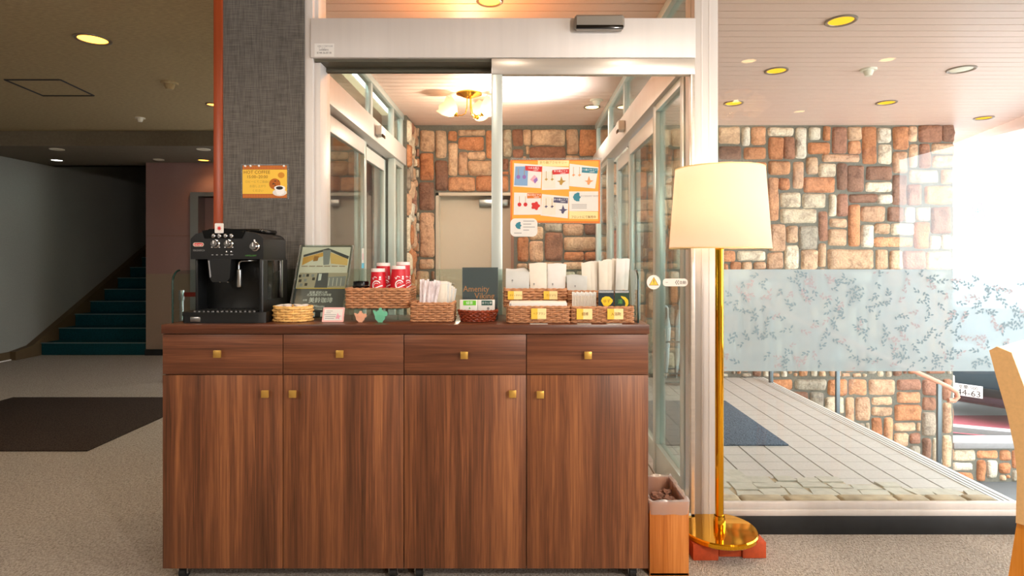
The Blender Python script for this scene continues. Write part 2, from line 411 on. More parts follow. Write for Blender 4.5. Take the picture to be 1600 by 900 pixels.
def tag(o, label=None, cat=None, group=None, kind=None):
    if label: o['label'] = label
    if cat: o['category'] = cat
    if group: o['group'] = group
    if kind: o['kind'] = kind
    return o
def thing(name, label, cat, loc=(0, 0, 0), group=None, rz=0.0, kind=None):
    o = bpy.data.objects.new(name, None); C.objects.link(o); o.location = loc; o.rotation_euler = (0, 0, rz)
    o.empty_display_size = 0.05
    return tag(o, label, cat, group, kind)
def struct(o, label, cat='structure'): return tag(o, label, cat, None, 'structure')
def clone(root, loc, label, group=None, rz=None):
    r = root.copy(); C.objects.link(r); r.location = loc
    if rz is not None: r.rotation_euler = (0, 0, rz)
    r['label'] = label
    if group: r['group'] = group
    for ch in [o for o in C.objects if o.parent == root]:
        c = ch.copy(); C.objects.link(c); c.parent = r
        for g in [o for o in C.objects if o.parent == ch]:
            d = g.copy(); C.objects.link(d); d.parent = c
    return r
def ell(cx, cy, rx, ry, n=20, a0=0.0): return [(cx + rx*math.cos(a0 + 2*PI*k/n), cy + ry*math.sin(a0 + 2*PI*k/n)) for k in range(n)]
def rrect(x0, y0, x1, y1, r, n=5):
    out = []
    for cx, cy, a in ((x1-r, y1-r, 0), (x0+r, y1-r, PI/2), (x0+r, y0+r, PI), (x1-r, y0+r, 1.5*PI)):
        out += [(cx + r*math.cos(a + PI/2*k/n), cy + r*math.sin(a + PI/2*k/n)) for k in range(n+1)]
    return out

# ================================================================== SETTING
CEIL = 2.57
YF = 2.62                                   # the glazed front between lobby and porch
b = MB(); b.box(-7, 4.4, -4.2, YF+0.04, -0.05, 0, M['carpet']); b.box(-7, -1.3, YF+0.04, 7.4, -0.05, 0, M['carpet'])
struct(b.build('floor'), 'beige loop carpet of the lobby and the hall', 'floor')
b = MB(); b.box(-7, 4.4, -4.2, 2.56, CEIL, CEIL+0.08, M['olive_ceiling']); b.box(-7, -1.3, 2.56, 6.27, CEIL, CEIL+0.08, M['olive_ceiling'])
struct(b.build('ceiling'), 'mottled olive papered ceiling over the lobby', 'ceiling')
M['soffit'] = mat('brown_grey_soffit_paper', '#716553', 0.9, noise_scale=40, noise_amt=0.08)
b = MB(); b.box(-7, -1.3, 6.27, 7.7, 2.41, CEIL+0.08, M['soffit'])
struct(b.build('ceiling_soffit'), 'lowered ceiling strip in front of the teal stairs', 'ceiling')
b = MB(); b.box(-6.3, -6.07, -4.2, 11.2, 0, 5, M['hall_wall']); struct(b.build('wall_west'), 'pale grey papered wall beside the teal stairs', 'wall')
b = MB(); b.box(-6.3, 4.4, -4.3, -4.2, 0, CEIL, M['hall_wall']); struct(b.build('wall_south'), 'lobby wall behind the camera', 'wall')
b = MB(); b.box(4.3, 4.4, -4.2, 2.6, 0, 0.35, M['hall_wall']); b.box(4.3, 4.4, -4.2, 2.6, 2.35, CEIL, M['hall_wall'])
b.box(4.3, 4.4, -4.2, -1.5, 0.35, 2.35, M['hall_wall']); b.box(4.3, 4.4, 0.6, 0.7, 0.35, 2.35, M['hall_wall'])
struct(b.build('wall_east'), 'lobby wall with tall windows beyond the chair', 'wall')

# mauve wall behind the coffee machine, with a door frame
b = MB()
zs = Z(428, 7.37); dx0 = X(299, 7.37); dx1 = dx0 + 1.0; dz = Z(307, 7.37)
for x0, x1 in ((-4.67, dx0), (dx1, -1.2)):
    b.box(x0, x1, 7.37, 7.6, zs, 2.41, M['mauve']); b.box(x0, x1, 7.37, 7.6, 0, zs, M['mauve_low'])
b.box(dx0, dx1, 7.37, 7.6, dz, 2.41, M['mauve'])
b.box(-4.67, -4.6, 7.6, 11.0, 0, 5, M['hall_wall'])
b.box(-4.665, -1.2, 7.366, 7.372, Z(368, 7.37)-0.004, Z(368, 7.37), M['groove'])
struct(b.build('wall_north'), 'mauve panelled wall with a beige dado beside the stairs', 'wall')
b = MB(); b.box(dx0, dx0+0.10, 7.34, 7.6, 0, dz, M['steel']); b.box(dx1-0.1, dx1, 7.34, 7.6, 0, dz, M['steel']); b.box(dx0, dx1, 7.34, 7.6, dz, dz+0.05, M['steel'])
o = b.build('door_4'); struct(o, 'steel framed lift door in the mauve wall', 'door')
b = MB(); b.box(dx0+0.1, dx1-0.1, 7.5, 7.58, 0, dz, M['mauve']); b.build('door_leaf', o)
b = MB(); b.box(-4.67, -1.2, 7.345, 7.37, 0, 0.075, M['black_base']); struct(b.build('baseboard_north'), 'black skirting under the mauve wall', 'baseboard')
b = MB(); b.box(-6.3, -4.6, 11, 11.2, 0, 5, M['hall_wall']); b.box(-6.3, -4.6, 7.7, 11.2, 4.9, 5, M['hall_wall']); b.box(-6.3, -4.6, 7.6, 7.7, 2.41, 5, M['hall_wall'])
struct(b.build('wall_stairwell'), 'dark end wall at the head of the teal stairs', 'wall')

# staircase
st = thing('staircase', 'teal carpeted staircase climbing into the dark stairwell', 'stairs', (-5.36, 7.37, 0), kind='structure')
RIS, TRE, NST = 0.153, 0.28, 12
b = MB(); nz_ = MB()
for k in range(NST):
    y0 = 7.37 + TRE*k; b.box(-5.98, -4.675, y0, 7.37+TRE*NST+0.3, RIS*k, RIS*(k+1), M['teal_carpet'], bev=0.008)
    nz_.box(-5.98, -4.675, y0-0.012, y0+0.02, RIS*(k+1)-0.006, RIS*(k+1)+0.004, M['nosing'])
b.build('steps', st); nz_.build('nosing', st)
b = MB(); sl = RIS/TRE
prof = [(7.0, 0), (7.37+TRE*NST, 0), (7.37+TRE*NST, RIS*NST+0.25), (7.25, 0.14), (7.0, 0.1)]
b.prism(prof, lambda a, bb, h: (-6.069+h, a, bb), 0, 0.085, M['hall_skirt']); b.build('skirting', st)
b = MB(); b.box(-6.07, -6.05, -4.2, 7.0, 0, 0.1, M['hall_skirt']); b.box(-6.05, -6.035, -4.2, 7.35, 0, 0.012, M['white']); struct(b.build('baseboard_west'), 'brown skirting along the pale grey wall', 'baseboard')

# dark fabric pillar
PX0, PXR, PX1 = X(335, 2.58), X(348.5, 2.58), X(475, 2.58)
b = MB(); b.box(PXR, PX1, 2.58, 2.86, 0, CEIL, M['fabric_wall']); struct(b.build('wall_pillar'), 'pillar covered in dark grey fabric wallpaper', 'pillar')
b = MB(); b.box(PX0, PXR, 2.57, 2.86, 0, CEIL, M['redwood'], bev=0.003); struct(b.build('trim_1'), 'red-brown timber edging of the grey fabric pillar', 'trim')

# porch ceiling
b = MB(); y = 2.56
def canopy_x(y): return 5.15 - 0.24*(7.0 - y)
rowp = 0.094
while y < 7.0:
    y1 = min(y + rowp, 7.02); xm = canopy_x(y)
    b.box(-1.16, xm, y+0.0035, y1-0.0035, CEIL, CEIL+0.012, M['boards'])
    b.box(-1.16, xm, y, y1, CEIL+0.012, CEIL+0.03, M['groove']); y = y1
struct(b.build('ceiling_porch', smooth=False), 'pink-beige boarded ceiling over porch and vestibule', 'ceiling')
b = MB()
for z0, z1, off, m in ((2.46, 2.585, 0.0, 'boards'), (2.40, 2.46, 0.05, 'white')):
    b.prism([(canopy_x(2.4)+off, 2.4), (canopy_x(7.02)+off, 7.02), (canopy_x(7.02)+off+0.08, 7.02), (canopy_x(2.4)+off+0.08, 2.4)],
            lambda a, bb, h: (a, bb, h), z0, z1, M[m])
struct(b.build('trim_2'), 'pale fascia along the outer edge of the porch ceiling', 'trim')

# ---------------------------------------------------------------- stone walls
TONE = {'o': ['#C98A62', '#BF7F58', '#CE9670'], 't': ['#CDA888', '#C79E80', '#D4B090'], 'c': ['#DACAB2', '#D8CDBA', '#CCBBA2'],
        'b': ['#9A6C56', '#8C6654', '#A37460'], 'g': ['#A99E8E', '#A09080']}
def tone(t):
    c = lin(RN.choice(TONE[t])); k = RN.uniform(0.88, 1.1)
    return tuple(min(1, v*k) for v in c[:3]) + (1,)
def stones(rects, fn, name, parent=None, depth=0.035, n=9):
    """Rough stones as one relief: each rect (u0, v0, u1, v1, tone) is rounded off and roughened; FN maps (u, v, out) to the place."""
    vs, fs, cols = [], [], []
    us = [0, 0.05, 0.13, 0.3, 0.5, 0.7, 0.87, 0.95, 1]
    for (u0, v0, u1, v1, t) in rects:
        w, h = u1-u0, v1-v0
        if w < 0.025 or h < 0.025: continue
        base = len(vs); sd = Vector((RN.uniform(0, 50), RN.uniform(0, 50), RN.uniform(0, 50))); D = depth*RN.uniform(0.7, 1.15); col = tone(t)
        r = min(0.028, 0.3*min(w, h))
        ex = [RN.uniform(-0.006, 0.006) for _ in range(4)]
        for j in us:
            for i in us:
                x, yv = i*w, j*h
                e = min(x, w-x, yv, h-yv)
                dxc = max(0, r - min(x, w-x)); dyc = max(0, r - min(yv, h-yv))
                px, py = x, yv
                if dxc > 0 and dyc > 0:
                    dd = math.hypot(dxc, dyc)
                    if dd > 1e-6:
                        k = max(dxc, dyc)/dd
                        px += (1 if x < w/2 else -1)*(dxc - dxc*k); py += (1 if yv < h/2 else -1)*(dyc - dyc*k)
                q = Vector((u0+px, v0+py, 0))*7 + sd
                wob = Vector((noise.noise(q), noise.noise(q + Vector((9, 3, 1))), 0))*0.009
                hh = D*min(1, (max(e, 0)/0.022))**0.5 if e > 0 else 0
                hh += (noise.noise(q*1.3)*0.016 + noise.noise(q*4)*0.008) if e > 0.004 else 0
                hh += ex[0]*(i-0.5) + ex[1]*(j-0.5) if e > 0.004 else 0
                vs.append(fn(u0+px+wob.x, v0+py+wob.y, hh-0.004)); cols.append(col)
        for j in range(n-1):
            for i in range(n-1):
                a = base + j*n + i; fs.append((a, a+1, a+n+1, a+n))
    me = bpy.data.meshes.new(name); me.from_pydata([tuple(v) for v in vs], [], fs)
    at = me.color_attributes.new('tint', 'FLOAT_COLOR', 'POINT')
    at.data.foreach_set('color', [c for col in cols for c in col])
    me.materials.append(M['stone']); me.polygons.foreach_set('use_smooth', [True]*len(fs)); me.update()
    o = bpy.data.objects.new(name, me); C.objects.link(o)
    if parent is not None: o.parent = parent
    return o

def fill_stones(area, fixed, holes=(), unit=0.026):
    """Pack the area (u0, v0, u1, v1) around FIXED stones and HOLES with upright and lying stones."""
    u0, v0, u1, v1 = area; nu, nv = int((u1-u0)/unit), int((v1-v0)/unit)
    occ = [[False]*nv for _ in range(nu)]
    def mark(a0, b0, a1, b1, pad=0.0):
        for i in range(max(0, int((a0-pad-u0)/unit+0.35)), min(nu, int(math.ceil((a1+pad-u0)/unit-0.35)))):
            for j in range(max(0, int((b0-pad-v0)/unit+0.35)), min(nv, int(math.ceil((b1+pad-v0)/unit-0.35)))): occ[i][j] = True
    for r in fixed: mark(*r[:4], pad=0.006)
    for r in holes: mark(*r)
    out = []
    sizes = [(4, 9), (9, 4), (6, 10), (10, 5), (5, 5), (8, 7), (7, 8), (4, 13), (13, 5), (6, 6), (11, 7), (5, 8), (3, 5), (4, 4), (3, 3), (5, 3), (3, 7), (7, 3), (2, 4), (4, 2), (2, 2)]
    for j in range(nv-1, -1, -1):
        for i in range(nu):
            if occ[i][j]: continue
            pool = sizes[:12]; RN.shuffle(pool)
            for (w, h) in pool + sizes[12:]:
                if i+w > nu or j-h+1 < 0: continue
                if any(occ[a][c] for a in range(i, i+w) for c in range(j-h+1, j+1)): continue
                for a in range(i, i+w):
                    for c in range(j-h+1, j+1): occ[a][c] = True
                g = 0.008
                out.append((u0+i*unit+g, v0+(j-h+1)*unit+g, u0+(i+w)*unit-g, v0+(j+1)*unit-g, RN.choice('oootttccbbg'))); break
    return out

YS = 6.0
def zoomrects(txt, ox, oy, s):
    out = []
    for q in txt.split(';'):
        a = q.strip().split(',')
        if len(a) < 5: continue
        x0, y0, x1, y1 = [float(k) for k in a[:4]]
        if ox + x0/s > 1122-1 or ox < 1000:
            out.append((X(ox+x0/s, YS), Z(oy+y1/s, YS), X(ox+x1/s, YS), Z(oy+y0/s, YS), a[4].strip()))
    return out
SA = zoomrects('''80,65,195,155,t;80,172,200,238,b;205,65,246,165,c;255,65,332,160,o;215,175,332,238,o;345,68,483,112,c;350,122,428,238,o;432,120,488,238,b;495,70,550,232,c;
565,70,628,132,c;645,62,680,138,o;562,150,680,210,o;692,65,770,205,b;776,65,850,135,t;780,142,846,212,o;636,215,840,252,t;855,62,930,262,o;937,68,1008,150,c;943,160,1010,265,c;
1022,65,1102,185,o;1108,62,1150,145,t;1160,58,1285,145,b;1290,50,1350,145,b;1022,200,1095,312,t;1110,160,1152,280,t;1165,155,1222,285,b;1230,155,1345,208,t;1235,220,1345,283,t;
1110,300,1262,365,c;1283,295,1340,370,t;80,252,165,285,t;182,255,265,290,o;275,255,335,300,o;350,252,462,320,o;480,252,537,398,t;555,228,612,320,t;620,265,710,332,c;720,262,768,405,b;
775,275,862,412,b;875,278,1012,350,b;876,362,1012,415,c;540,338,705,418,o;350,338,402,570,o;405,342,460,402,o;1020,325,1092,485,b;1100,375,1170,485,b;1195,385,1342,480,o;785,428,930,472,b;
937,430,1012,478,c;410,420,522,498,c;533,425,655,500,c;675,430,712,545,c;720,428,776,548,b;412,508,608,582,c;620,525,668,678,b;680,562,770,605,t;672,618,770,705,t;783,485,840,710,o;
850,495,975,575,t;992,498,1078,575,b;1088,498,1142,578,c;1150,498,1222,572,c;1230,500,1335,640,b;850,595,914,715,c;922,588,1000,640,t;1012,588,1132,648,c;922,662,1128,710,o;1138,580,1215,722,o;
1222,655,1275,725,c;1285,650,1335,725,c;355,592,438,735,t;447,600,502,690,t;514,600,612,725,g;340,745,425,832,t;437,705,510,832,c;525,730,612,835,t;620,695,655,820,t;668,728,915,830,t;
928,728,992,832,t;1005,735,1070,832,t;1075,735,1190,832,b;1200,738,1335,835,t;100,735,170,790,o;178,735,330,785,c;145,795,200,835,o;205,795,258,835,t;268,795,330,832,t''', 1100, 180, 3.4625)
SB = zoomrects('''65,55,152,180,t;160,55,225,222,t;65,195,145,358,o;238,55,285,118,o;300,52,460,85,t;300,95,452,175,o;238,133,292,332,t;300,188,352,328,t;360,185,460,232,t;362,240,497,328,t;
160,240,232,425,b;238,342,398,425,o;408,335,600,425,o;470,55,565,225,o;575,50,622,215,c;632,48,692,150,b;697,48,742,145,t;748,50,950,145,t;960,50,1030,200,t;1040,48,1142,210,o;632,170,690,220,b;
735,155,950,225,b;960,210,1035,235,t;60,372,150,540,b;65,555,150,825,t;62,840,150,900,t;940,630,1062,695,t;1070,630,1145,690,b;825,625,930,670,g;945,708,1142,788,t;945,798,1062,845,o;
1072,800,1142,850,o;828,680,935,850,b;735,730,815,855,t;660,710,725,855,o;735,640,815,720,t;660,870,715,900,t;725,865,810,900,t;822,860,930,900,t;940,860,1060,900,t;
612,240,720,330,t;730,240,900,300,o;730,310,860,400,c;870,310,930,470,o;735,410,860,470,b;660,345,720,470,t;660,480,780,560,c;790,480,930,540,t;790,550,930,615,o;660,575,780,630,t;945,245,1142,320,t;945,330,1030,470,b;1040,330,1142,400,c;1040,410,1142,620,o;945,480,1030,615,t''', 640, 190, 3.9125)
DX0, DX1, DZ = X(681, YS), X(803, YS), Z(301, YS)
WX1 = X(1489, YS)
fixed = SA + SB
fz = fill_stones((-1.06, 0.0, WX1, CEIL-0.02), fixed, holes=[(DX0-0.012, 0, DX1+0.012, DZ+0.01)])
low = fill_stones((2.2, -1.1, WX1, 0.0), [])
wall_fn = lambda u, v, h: (u, YS-h, v)
sw = MB()
sw.box(-1.2, DX0, YS, YS+0.4, 0, CEIL, M['mortar']); sw.box(DX0, DX1, YS, YS+0.4, DZ, CEIL, M['mortar']); sw.box(DX1, WX1, YS, YS+0.4, -1.15, CEIL, M['mortar'])
wb = sw.build('wall_stone'); struct(wb, 'wall of rough tan and orange stones behind the glass', 'wall')
stones([(p-0.005, q-0.005, r_+0.005, t_+0.005, k) for p, q, r_, t_, k in fixed] + fz + low, wall_fn, 'stonework', wb)
# stone return beside the vestibule screen and the far end
rr = fill_stones((0.0, 0.0, 0.42, CEIL-0.02), [])
stones(rr, lambda u, v, h: (-1.06+h, 5.58+u, v), 'return_stonework', wb)
b = MB(); b.box(-1.3, -1.065, 5.58, 6.2, 0, CEIL, M['mortar']); b.build('return_mortar', wb)
stones(fill_stones((0.0, -1.1, 0.4, CEIL-0.02), []), lambda u, v, h: (WX1+h, YS+u, v), 'end_stonework', wb)

# beige door in the stone wall
o = MB(); o.box(DX0, DX1, 6.13, 6.17, 0.01, DZ-0.01, M['door_beige']); dr = o.build('door_3'); struct(dr, 'plain beige door in the stone wall of the vestibule', 'door')
b = MB(); b.box(DX0, DX0+0.03, YS-0.01, 6.2, 0, DZ, M['door_beige']); b.box(DX1-0.03, DX1, YS-0.01, 6.2, 0, DZ, M['groove']); b.box(DX0, DX1, YS-0.01, 6.2, DZ-0.03, DZ, M['door_beige']); b.build('door_frame', dr)  # brown jamb: shade of the reveal put into its colour
b = MB(); b.box(DX1-0.36, DX1-0.06, 6.06, 6.12, DZ-0.13, DZ-0.06, M['steel'], bev=0.006); b.tube([(DX1-0.3, 6.05, DZ-0.05), (DX1-0.1, 5.98, DZ-0.05)], 0.008, M['steel']); b.build('door_closer', dr)
b = MB(); b.tube([(DX0+0.08, 6.13, 0.95), (DX0+0.08, 6.07, 0.95), (DX0+0.18, 6.07, 0.95)], 0.01, M['steel']); b.build('door_handle', dr)

# ---------------------------------------------------------------- porch floor
b = MB(); b.box(-1.2, 2.40, 2.7, 6.15, -0.06, -0.006, M['grout'])
tw, td = 0.165, 0.131
xs0 = 1.59 - tw*17; y = 3.02
x = xs0
while x < 2.37:
    xa, xb = max(x+0.005, -1.19), min(x+tw-0.005, 2.385)
    y = 3.0
    while y < 6.1 and xb - xa > 0.02:
        b.box(xa, xb, y+0.0018, min(y+td-0.0018, 6.14), -0.006, 0, M['tile']); y += td
    x += tw
struct(b.build('floor_porch', smooth=False), 'pale tiled floor of the entrance porch', 'floor')
b = MB(); b.box(2.385, 2.49, 2.70, 6.0, -0.2, 0.004, M['white'])
for k in range(3): b.box(2.40+0.028*k, 2.405+0.028*k, 2.72, 5.98, 0.004, 0.006, M['ink_grey'])
struct(b.build('trim_3'), 'pale grooved nosing along the porch edge', 'trim')
# crazy paving strip by the window, laid over the tiles' near edge
b = MB()
def pave_edge(x): return 3.34 - 0.27*max(0.0, min(1.0, (x-1.0)/1.2))
x = 0.9
while x < 2.36:
    y = 3.005; colw = RN.uniform(0.10, 0.19)
    while y < pave_edge(x) - 0.02:
        hh = RN.uniform(0.07, 0.11); j = lambda k: RN.uniform(-k, k)
        poly = [(x+0.005+j(.012), y+0.005+j(.008)), (x+colw-0.005+j(.012), y+0.005+j(.010)), (x+colw-0.005+j(.014), y+hh-0.005+j(.008)), (x+colw*0.45+j(.03), y+hh-0.003+j(.008)), (x+0.005+j(.014), y+hh-0.005+j(.008))]
        b.prism([(min(p, 2.38), q) for p, q in poly], lambda a, bb, h: (a, bb, h), -0.02, 0.006+RN.uniform(0, 0.006), M['flag']); y += hh
    b.prism([(x, 2.99), (x+colw, 2.99), (x+colw, pave_edge(x)), (x, pave_edge(x))], lambda a, bb, h: (min(a, 2.385), bb, h), -0.02, 0.003, M['flag_edge'])
    x += colw
b.box(0.9, 2.385, 2.70, 3.0, -0.06, -0.002, M['grout'])
x = 0.9
while x < 2.35:
    w = RN.uniform(0.16, 0.36); b.box(x+0.004, min(x+w-0.004, 2.38), 2.915, 3.0, -0.03, 0.022, M['flag_edge'], bev=0.016, seg=3); x += w
struct(b.build('floor_paving'), 'strip of crazy paving with rounded edge stones outside the window', 'floor')

# steps down to the car park, lower ground
b = MB()
for k in range(6): b.box(2.49+0.3*k, 2.79+0.3*k, 3.3, 5.97, -1.2, -0.18*(k+1), M['concrete'])
struct(b.build('trim_4', smooth=False), 'concrete steps beyond the porch edge', 'steps')
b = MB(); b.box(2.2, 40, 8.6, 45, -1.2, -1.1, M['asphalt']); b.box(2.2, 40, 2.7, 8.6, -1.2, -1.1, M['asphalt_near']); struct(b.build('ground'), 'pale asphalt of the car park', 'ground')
b = MB(); b.prism([(4.6, 6.95), (12, 6.6), (12, 8.6), (5.2, 8.6)], lambda a, bb, h: (a, bb, h), -1.1, -1.085, M['red_pave'])
struct(b.build('ground_paving'), 'red paving strip beside the car', 'ground')

pw = thing('planter', 'low stone planter with a white coping beside the steps', 'planter', (5.5, 6.2, -1.1))
b = MB(); b.box(WX1+0.04, 8.0, 6.10, 6.28, -1.1, -0.74, M['mortar']); b.build('wall_core', pw)
q = stones(fill_stones((0, -1.1, 3.4, -0.74), []), lambda u, v, h: (WX1+0.05+u - 5.5, 6.10-h - 6.2, v + 1.1), 'stone_facing', pw)
b = MB(); b.box(WX1+0.04, 8.05, 6.04, 6.30, -0.74, -0.68, M['coping'], bev=0.006)
b.prism([(WX1+0.1, 6.78), (5.6, 6.31), (5.95, 6.31), (WX1+0.1, 6.93)], lambda a, bb, h: (a, bb, h), -0.74, -0.68, M['coping']); b.build('coping', pw)
b = MB(); b.prism([(WX1+0.1, 6.3), (5.6, 6.31), (WX1+0.1, 6.78)], lambda a, bb, h: (a, bb, h), -1.0, -0.75, M['soil']); b.build('soil', pw)

# handrail
hr = thing('handrail', 'terracotta topped metal handrail beside the stone wall', 'handrail', (3.3, 5.75, -0.5))
b = MB(); b.tube([(2.30, 5.75, 0.79), (3.2, 5.75, 0.41), (4.0, 5.75, 0.05), (4.2, 5.75, -0.045), (4.27, 5.75, -0.09), (4.285, 5.75, -0.14), (4.25, 5.75, -0.175), (4.19, 5.75, -0.17)], 0.022, M['rail_wood'], n=12); b.build('rail', hr)
for xp, zb, zt in ((2.46, -0.2, 0.71), (3.11, -0.72, 0.44), (4.10, -0.95, 0.0)):
    b = MB(); b.box(xp-0.019, xp+0.019, 5.735, 5.765, zb, zt, M['rail_metal'], bev=0.004); b.build('post', hr)

# ---------------------------------------------------------------- glazed front
CXL, CXR = X(1085, 2.6), X(1122, 2.6)
b = MB(); b.box(CXL, CXR, 2.60, 2.74, 0, CEIL, M['alu'], bev=0.003)
for k in (0.3, 0.62): b.box(CXL+(CXR-CXL)*k, CXL+(CXR-CXL)*k+0.004, 2.5985, 2.602, 0, CEIL, M['alu'])
struct(b.build('trim_5'), 'wide white metal post behind the floor lamp', 'post')
b = MB(); b.box(X(474.5, 2.6), X(490, 2.6), 2.59, 2.74, 0, CEIL, M['alu'], bev=0.002); b.box(X(490, 2.62), X(502, 2.62), 2.61, 2.74, 0, 2.10, M['alu'], bev=0.002)
b.box(X(490, 2.62), X(498, 2.62), 2.62, 2.72, 2.274, CEIL, M['alu'], bev=0.002)
struct(b.build('trim_6'), 'white metal door jamb beside the grey pillar', 'post')
hz0, hz1 = Z(90, 2.58), Z(28, 2.58)
b = MB(); b.box(X(485, 2.58), CXL, 2.58, 2.72, hz0, hz1, M['alu'], bev=0.003); b.box(X(492, 2.6), CXL, 2.60, 2.72, hz0-0.012, hz0, M['alu_dark'])
struct(b.build('trim_7'), 'wide white header beam above the sliding door', 'beam')
b = MB(); b.box(X(498, 2.66), CXL, 2.65, 2.658, hz1, CEIL, M['glass']); struct(b.build('window_4'), 'clear transom pane above the white header', 'window')

# sliding door of the front
DL = X(768, 2.592); DR = CXL-0.002; dtop = hz0-0.002
dd = thing('door_1', 'glass sliding door with the origami poster stuck on it', 'door', (0.3, 2.66, 0), kind='structure')
b = MB(); b.box(DL, DR, 2.583, 2.617, Z(117, 2.592), dtop, M['alu_bright'], bev=0.002); b.build('top_rail', dd)
b = MB(); b.box(DL, X(785, 2.592), 2.583, 2.617, 0.02, Z(117, 2.592), M['alu_green'], bev=0.002); b.build('stile', dd)
b = MB(); b.box(X(1078.5, 2.592), DR, 2.583, 2.617, 0.02, Z(117, 2.592), M['alu_bright'], bev=0.002); b.build('stile', dd)
b = MB(); b.box(DL, DR, 2.583, 2.617, 0.0, 0.10, M['alu_green'], bev=0.002); b.build('bottom_rail', dd)
b = MB(); b.box(DL+0.04, DR-0.02, 2.597, 2.605, 0.1, Z(117, 2.592), M['glass']); b.build('glass', dd)
fx = thing('window_5', 'fixed clear pane behind the coffee cups', 'window', (-0.5, 2.69, 0), kind='structure')
b = MB(); b.box(X(502, 2.7), DL+0.03, 2.695, 2.703, 0.05, hz0-0.03, M['glass']); b.build('glass', fx)
b = MB(); b.box(X(500, 2.7), DL+0.04, 2.685, 2.712, hz0-0.03, hz0-0.012, M['alu_dark']); b.box(X(500, 2.7), DL+0.04, 2.685, 2.712, 0, 0.05, M['alu_green']); b.build('rail', fx)

# side screens of the vestibule
def leaf(name, Xp, y0, y1, off, label):
    r = thing(name, label, 'door', (Xp+off, (y0+y1)/2, 0), kind='structure')
    for ya in (y0, y1-0.055):
        b = MB(); b.box(Xp+off-0.017, Xp+off+0.017, ya, ya+0.055, 0.01, 2.07, M['alu_green'], bev=0.002); b.build('stile', r)
    b = MB(); b.box(Xp+off-0.017, Xp+off+0.017, y0+0.055, y1-0.055, 1.97, 2.07, M['alu'], bev=0.002); b.build('top_rail', r)
    b = MB(); b.box(Xp+off-0.017, Xp+off+0.017, y0+0.055, y1-0.055, 0.01, 0.12, M['alu_green'], bev=0.002); b.build('bottom_rail', r)
    b = MB(); b.box(Xp+off-0.004, Xp+off+0.004, y0+0.05, y1-0.05, 0.12, 1.97, M['glass_side']); b.build('glass', r)
def side_screen(name, Xp, s, yend, label, leaves):
    r = thing(name, label, 'window', (Xp, 4.2, 0), kind='structure')
    b = MB(); b.box(Xp-0.05, Xp+0.05, 2.76, yend, 2.09, 2.25, M['alu'], bev=0.003); b.build('header', r)
    b = MB(); b.box(Xp-0.03, Xp+0.03, 2.76, yend, 2.52, CEIL, M['alu_green'], bev=0.002); b.build('top_rail', r)
    for y in (3.34, 4.35, 5.1, yend-0.06):
        b = MB(); b.box(Xp-0.022, Xp+0.022, y, y+0.055, 2.25, 2.52, M['alu_green'], bev=0.002); b.build('mullion', r)
    for y in (2.76, 3.33, 5.14, yend-0.07):
        b = MB(); b.box(Xp-0.028, Xp+0.028, y, y+0.065, 0, 2.09, M['alu_green'], bev=0.002); b.build('post', r)
    for ya, yb in ((2.825, 3.33), (5.205, yend-0.07)):
        b = MB(); b.box(Xp-0.026, Xp+0.026, ya, yb, 0, 0.17, M['alu_green'], bev=0.002); b.box(Xp-0.026, Xp+0.026, ya, yb, 2.05, 2.09, M['alu_green']); b.build('rail', r)
        b = MB(); b.box(Xp-0.004, Xp+0.004, ya, yb, 0.17, 2.05, M['glass_side']); b.build('pane', r)
    b = MB(); b.box(Xp-0.004, Xp+0.004, 2.76, yend-0.06, 2.25, 2.52, M['glass_side']); b.build('transom_pane', r)
side_screen('window_2', -1.115, 1, 5.56, 'glazed vestibule screen beside the grey pillar', None)
leaf('door_5', -1.115, 3.42, 4.32, -0.02, 'glass door leaf near the grey pillar, in the vestibule screen')
leaf('door_6', -1.115, 4.27, 5.13, -0.065, 'glass door leaf nearest the stone wall, behind the cups')
side_screen('window_3', 0.80, -1, 5.96, 'glazed vestibule screen behind the warning sticker', None)
leaf('door_7', 0.80, 3.42, 4.32, 0.02, 'glass door leaf closest to the white post, facing the porch')
leaf('door_8', 0.80, 4.27, 5.13, 0.065, 'glass door leaf deeper in the vestibule, facing the porch')

def sensor(name, label, loc, T, m):
    r = thing(name, label, 'sensor', loc)
    b = MB(); b.box(-0.045, 0.045, -0.05, 0, -0.035, 0.035, m, bev=0.008, T=T); b.build('housing', r, local=True)
    b = MB(); b.box(-0.035, 0.035, -0.052, -0.045, -0.05, -0.025, M['black_gloss'], bev=0.004, T=T); b.build('lens', r, local=True)
sensor('door_sensor', 'white motion sensor on the vestibule header near the grey pillar', (-1.065, 4.42, 2.17), Matrix.Rotation(PI/2, 4, 'Z') @ Matrix.Scale(1.4, 4, (1, 0, 0)), M['white'])
sensor('door_sensor', 'white motion sensor on the vestibule header above the origami poster', (0.75, 4.2, 2.16), Matrix.Rotation(-PI/2, 4, 'Z'), M['white'])
r = thing('door_sensor', 'dark grey bar sensor on the white header beam', 'sensor', (X(935, 2.56), 2.58, Z(38, 2.56)))
b = MB(); fn = front(2.58); x0, x1, z0, z1 = X(897, 2.57), X(974, 2.57), Z(49, 2.57), Z(27, 2.57)
b.box(x0, x1, 2.535, 2.58, z0, z1, mat('sensor_grey', '#8F8A82', 0.35, 0.4), bev=0.009, seg=1); b.build('housing', r)
b = MB(); b.box(x0+0.006, x1-0.006, 2.531, 2.545, z0-0.002, z0+0.014, M['black_gloss'], bev=0.003); b.build('lens', r)

